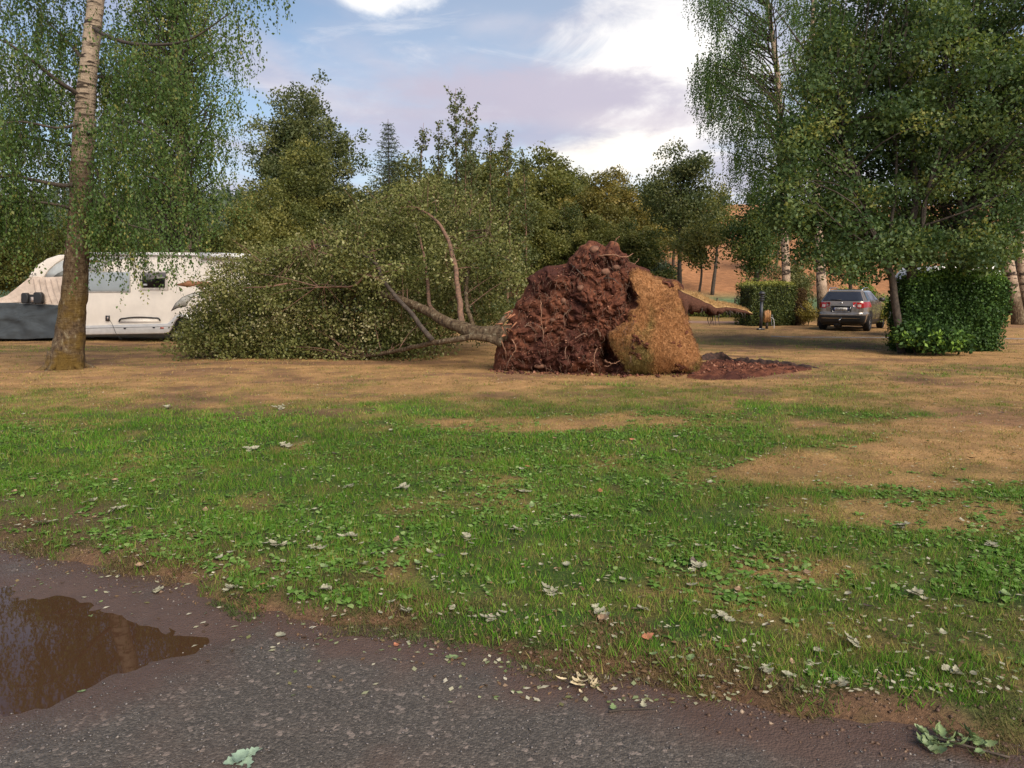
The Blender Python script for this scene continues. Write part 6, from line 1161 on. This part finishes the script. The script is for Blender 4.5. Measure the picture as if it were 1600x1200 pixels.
# ------------------------------------------------------------------ storm litter
def build_litter():
    rg = np.random.default_rng(91)
    pale = plain('pale_dead_leaf', (.34, .32, .215), .75, var=.2, scale=30); tan = plain('tan_dead_leaf', (.33, .21, .12), .75, var=.25, scale=30); grn = plain('torn_green_leaf', (.19, .26, .10), .6, var=.2, scale=30); orange = plain('orange_dead_leaf', (.42, .16, .08), .7, var=.2, scale=30); dark = plain('dark_wet_leaf', (.09, .06, .045), .5, var=.2, scale=30)
    def one_leaf(L_, w, curl, lobes, rg):
        """curled blade with midrib fold, lobed outline"""
        n = 9; u = np.linspace(0, 1, n); prof = np.sin(np.pi*u**.8)**.8 * w * (1 + lobes*np.sin(u*22)*.5) + .0006; rows = []
        for i in range(n):
            z = curl * (u[i]-.4)**2 * L_ * 2.2; sw = .15*math.sin(3*u[i]) * w
            rows += [(-prof[i] + sw, u[i]*L_, z + prof[i]*.55*curl*2), (sw, u[i]*L_, z), (prof[i] + sw, u[i]*L_, z + prof[i]*.55*curl*1.6)]
        i = np.arange(n-1)*3; F = np.concatenate([np.stack([i, i+1, i+4, i+3], 1), np.stack([i+1, i+2, i+5, i+4], 1)]); return np.array(rows), F
    def rot(V, a, tilt, roll):
        return np.array((Matrix.Rotation(a, 3, 'Z') @ Matrix.Rotation(tilt, 3, 'X') @ Matrix.Rotation(roll, 3, 'Y'))) @ V.T
    meshes = {}
    def mesh_of(kind, v, mat):
        key = (kind, v, mat.name)
        if key in meshes: return meshes[key]
        r = np.random.default_rng(100 + v); mb = MB()
        if kind == 'leaf': V, F = one_leaf(.075, .024, r.uniform(.25, .6), .5, r); V = V - V.mean(0); V[:, 2] -= V[:, 2].min(); V[:, 2] *= .55; mb.add(V, F)
        else:
            for k in range(int(r.integers(4, 8)) if kind == 'sprig' else 22):
                L_ = r.uniform(.04, .085) if kind == 'sprig' else r.uniform(.02, .05); V, F = one_leaf(L_, L_*(.3 if kind == 'sprig' else .12), r.uniform(.2, .8), .6, r)
                V = rot(V, r.uniform(0, 6.28), r.uniform(-.1, .3), r.normal(0, .35)).T + r.normal(0, .022, 3)*(1, 1, .2); V[:, 2] *= .6; V[:, 2] += .004 - min(0, V[:, 2].min()); mb.add(V, F)
            if kind == 'sprig': mb.tube(spline([(-.05, -.02, .004), (0, 0, .008), (.06, .02, .004)], 6), .0018, 4)
        o = mb.build('tmp', mat); me = o.data; bpy.data.objects.remove(o); meshes[key] = me; return me
    def put(name, kind, v, mat, px=None, py=None, xy=None, s=1.0, label='', cat='leaf', group=None, road=False):
        q = G(px, py) if xy is None else np.array([*xy, 0]); me = mesh_of(kind, v, mat); o = bpy.data.objects.new(name, me); COL.objects.link(o); onr = q[1] < edge_y(q[0]) - .05
        z = float(path_z(np.array([q[0]]), np.array([q[1]]))[0]) + .002 if onr else tz(q[0], q[1]) + .018
        o.location = (q[0], q[1], z); o.rotation_euler = (rg.normal(0, .15), rg.normal(0, .15), rg.uniform(0, 6.28)); o.scale = (s, s, s); return tag(o, label, cat, group)
    G1, G2, G3, G4 = 'pale dead leaves strewn on the lawn', 'clusters of pale torn leaves on the lawn', 'tan and orange dead leaves', 'torn green leaves'
    LB = {'pale': 'single pale curled dead leaf lying on the lawn', 'tan': 'single tan-brown dead leaf lying on the ground', 'orange': 'single orange-red dead leaf lying on the ground', 'grn': 'single torn green leaf lying on the ground', 'dark': 'single dark wet leaf lying on the ground'}
    for px, py, s in [(387, 703, 1.5), (440, 697, 1.7), (180, 801, 1.25), (545, 845, 1.3), (735, 848, 1.3), (903, 811, 1.4), (487, 865, 1.2), (865, 932, 1.15), (1090, 890, 1.3), (545, 762, 1.4), (626, 766, 1.4), (812, 771, 1.4), (806, 832, 1.3), (570, 890, 1.2), (1412, 822, 1.5), (1428, 928, 1.1), (1498, 1052, 1.0), (435, 862, 1.2), (262, 638, 1.8), (75, 820, 1.2), (140, 790, 1.2), (240, 915, 1.0), (360, 925, 1.0), (515, 928, 1.0), (1545, 850, 1.2), (1125, 965, 1.1), (770, 975, 1.0), (1190, 1050, .9), (1310, 1075, .9), (930, 960, 1.0), (640, 960, 1.0), (440, 640, 1.8), (1000, 955, 1.0), (1340, 1010, 1.0)]:
        put('leaf_cluster', 'sprig', int(rg.integers(0, 6)), pale, px, py, s=s, label='crumpled cluster of pale torn leaves on the lawn', cat='leaf cluster', group=G2); bpy.context.scene.collection.objects[-1].scale = (s*.8,)*3
    n = 0
    while n < 190:
        y = 3.0 + 7.5 * rg.uniform() ** 1.4; x = rg.uniform(-1, 1) * .68 * y; d = y - float(edge_y(np.array([x]))[0])
        if d < -.02 and rg.uniform() > .12: continue
        if d > 1.6 and rg.uniform() > .55: continue
        k = rg.choice(['pale', 'tan', 'orange', 'grn', 'dark'], p=[.42, .20, .08, .22, .08]); m = {'pale': pale, 'tan': tan, 'orange': orange, 'grn': grn, 'dark': dark}[k]
        put('fallen_leaf', 'leaf', int(rg.integers(0, 5)), m, xy=(x, y), s=rg.uniform(.4, 1.0), label=LB[k] if (k != 'pale') else LB['pale'], group={'pale': G1, 'grn': G4}.get(k, G3)); n += 1
    put('lichen_tuft', 'tuft', 50, plain('yellowish_lichen', (.62, .50, .30), .8, var=.2), 910, 1054, s=1.7, label='branching yellowish lichen tuft lying on the gravel drive', cat='lichen')
    put('fallen_leaf', 'leaf', 61, grn, 705, 1016, s=.95, label='lone dark green leaf on the gravel beside the lawn edge')
    put('leaf_sprig', 'sprig', 62, plain('grey_green_leaf', (.25, .34, .24), .55, var=.15, scale=30), 386, 1170, s=1.05, label='grey-green torn leaf with pale underside on the gravel drive', cat='leaf')
    # leafy broken shoot at the edge of the drive
    q = G(1482, 1150); o = thing('broken_shoot', (q[0], q[1], float(path_z(q[:1], q[1:2])[0])), 'broken leafy shoot with long pale green leaves on the gravel drive', 'shoot'); o.scale = (1.7, 1.7, 1.5); lm = plain('pale_green_leaf', (.20, .27, .11), .55, var=.2, scale=25)
    m = MB(); m.tube(spline([(-.06, .03, .01), (0, 0, .012), (.06, -.03, .008), (.10, -.05, .006)], 10), .003, 5); m.build('stem', M['bark'], o, local=True)
    for k in range(40):
        L_ = rg.uniform(.018, .040); V, F = one_leaf(L_, L_*.22, rg.uniform(.2, .6), .5, rg); V = rot(V, rg.uniform(-1.5, 1.7) if k < 17 else rg.uniform(2, 4.5), rg.uniform(.05, .6), rg.normal(0, .6)).T + (rg.uniform(-.06, .08), rg.uniform(-.03, .03), .008); mk('leaf', V, F, lm, o, True, local=True)
    q = G(990, 1098); o = thing('twig', (q[0], q[1], float(path_z(q[:1], q[1:2])[0]) + .004), 'thin dark twig with a scrap of pale lichen on the gravel drive', 'twig'); m = MB(); m.tube(spline([(-.10, -.012, 0), (-.03, -.002, .004), (.05, .004, .003), (.10, .014, 0)], 14), np.linspace(.005, .002, 14), 6); m.build('stem', M['bark'], o, local=True)
    V, F = one_leaf(.035, .012, .5, .6, rg); mk('lichen_scrap', V + (.04, .0, .006), F, pale, o, local=True); V, F = one_leaf(.04, .012, .3, .6, rg); mk('lichen_scrap', V + (-.08, -.01, .004), F, grn, o, local=True)
    q = G(1020, 1094)
    # bits too small to pick out: flecks of leaf all over the lawn and under the birch
    n = 9500; y = 2.9 + 15*rg.uniform(0, 1, n)**1.5; x = rg.uniform(-1, 1, n)*.7*y; k = y > edge_y(x) - .25 - .5*rg.uniform(0, 1, n)**3; x, y = x[k], y[k]; n = len(x)
    z = np.where(y < edge_y(x) - .05, path_z(x, y) + .002, terrain(x, y) + .014); V, F = leaves(np.stack([x, y, z], 1), .034, rg, spread=.8, up=3.0, width=.55); V[:, 2] = np.repeat(z, 4) + .25 * np.abs(V[:, 2] - np.repeat(z, 4)); fm = leaf_mat('leaf_flecks', [(0, (.07, .045, .03)), (.3, (.20, .12, .06)), (.5, (.14, .20, .07)), (.75, (.34, .32, .20)), (1, (.50, .45, .34))], .1, .03)
    tag(MB().add(V, F, t=np.repeat(rg.uniform(0, 1, n), 4)).build('leaf_flecks', fm), 'tiny torn leaf scraps scattered over lawn and drive edge', 'leaf litter', kind='stuff')
build_litter()
def build_crumbs():
    rg = np.random.default_rng(95); n = 6500; x = rg.uniform(-5.5, 5.5, n); y = edge_y(x) + rg.normal(.08, .17, n); z = np.maximum(terrain(x, y), path_z(x, y))
    base = np.stack([x, y, z], 1); V, F = lumps(n, base, .003 + .010 * rg.uniform(0, 1, n) ** 3, rg)
    m = leaf_mat('earth_crumbs', [(0, (.05, .03, .02)), (.6, (.12, .07, .045)), (.9, (.20, .13, .085)), (1, (.32, .24, .17))], 0, .03)
    tag(mk('earth_crumbs', V, F, m, attr=np.repeat(rg.uniform(0, 1, n), 6)), 'brown earth crumbs along the torn lawn edge beside the drive', 'soil', kind='stuff')
build_crumbs()
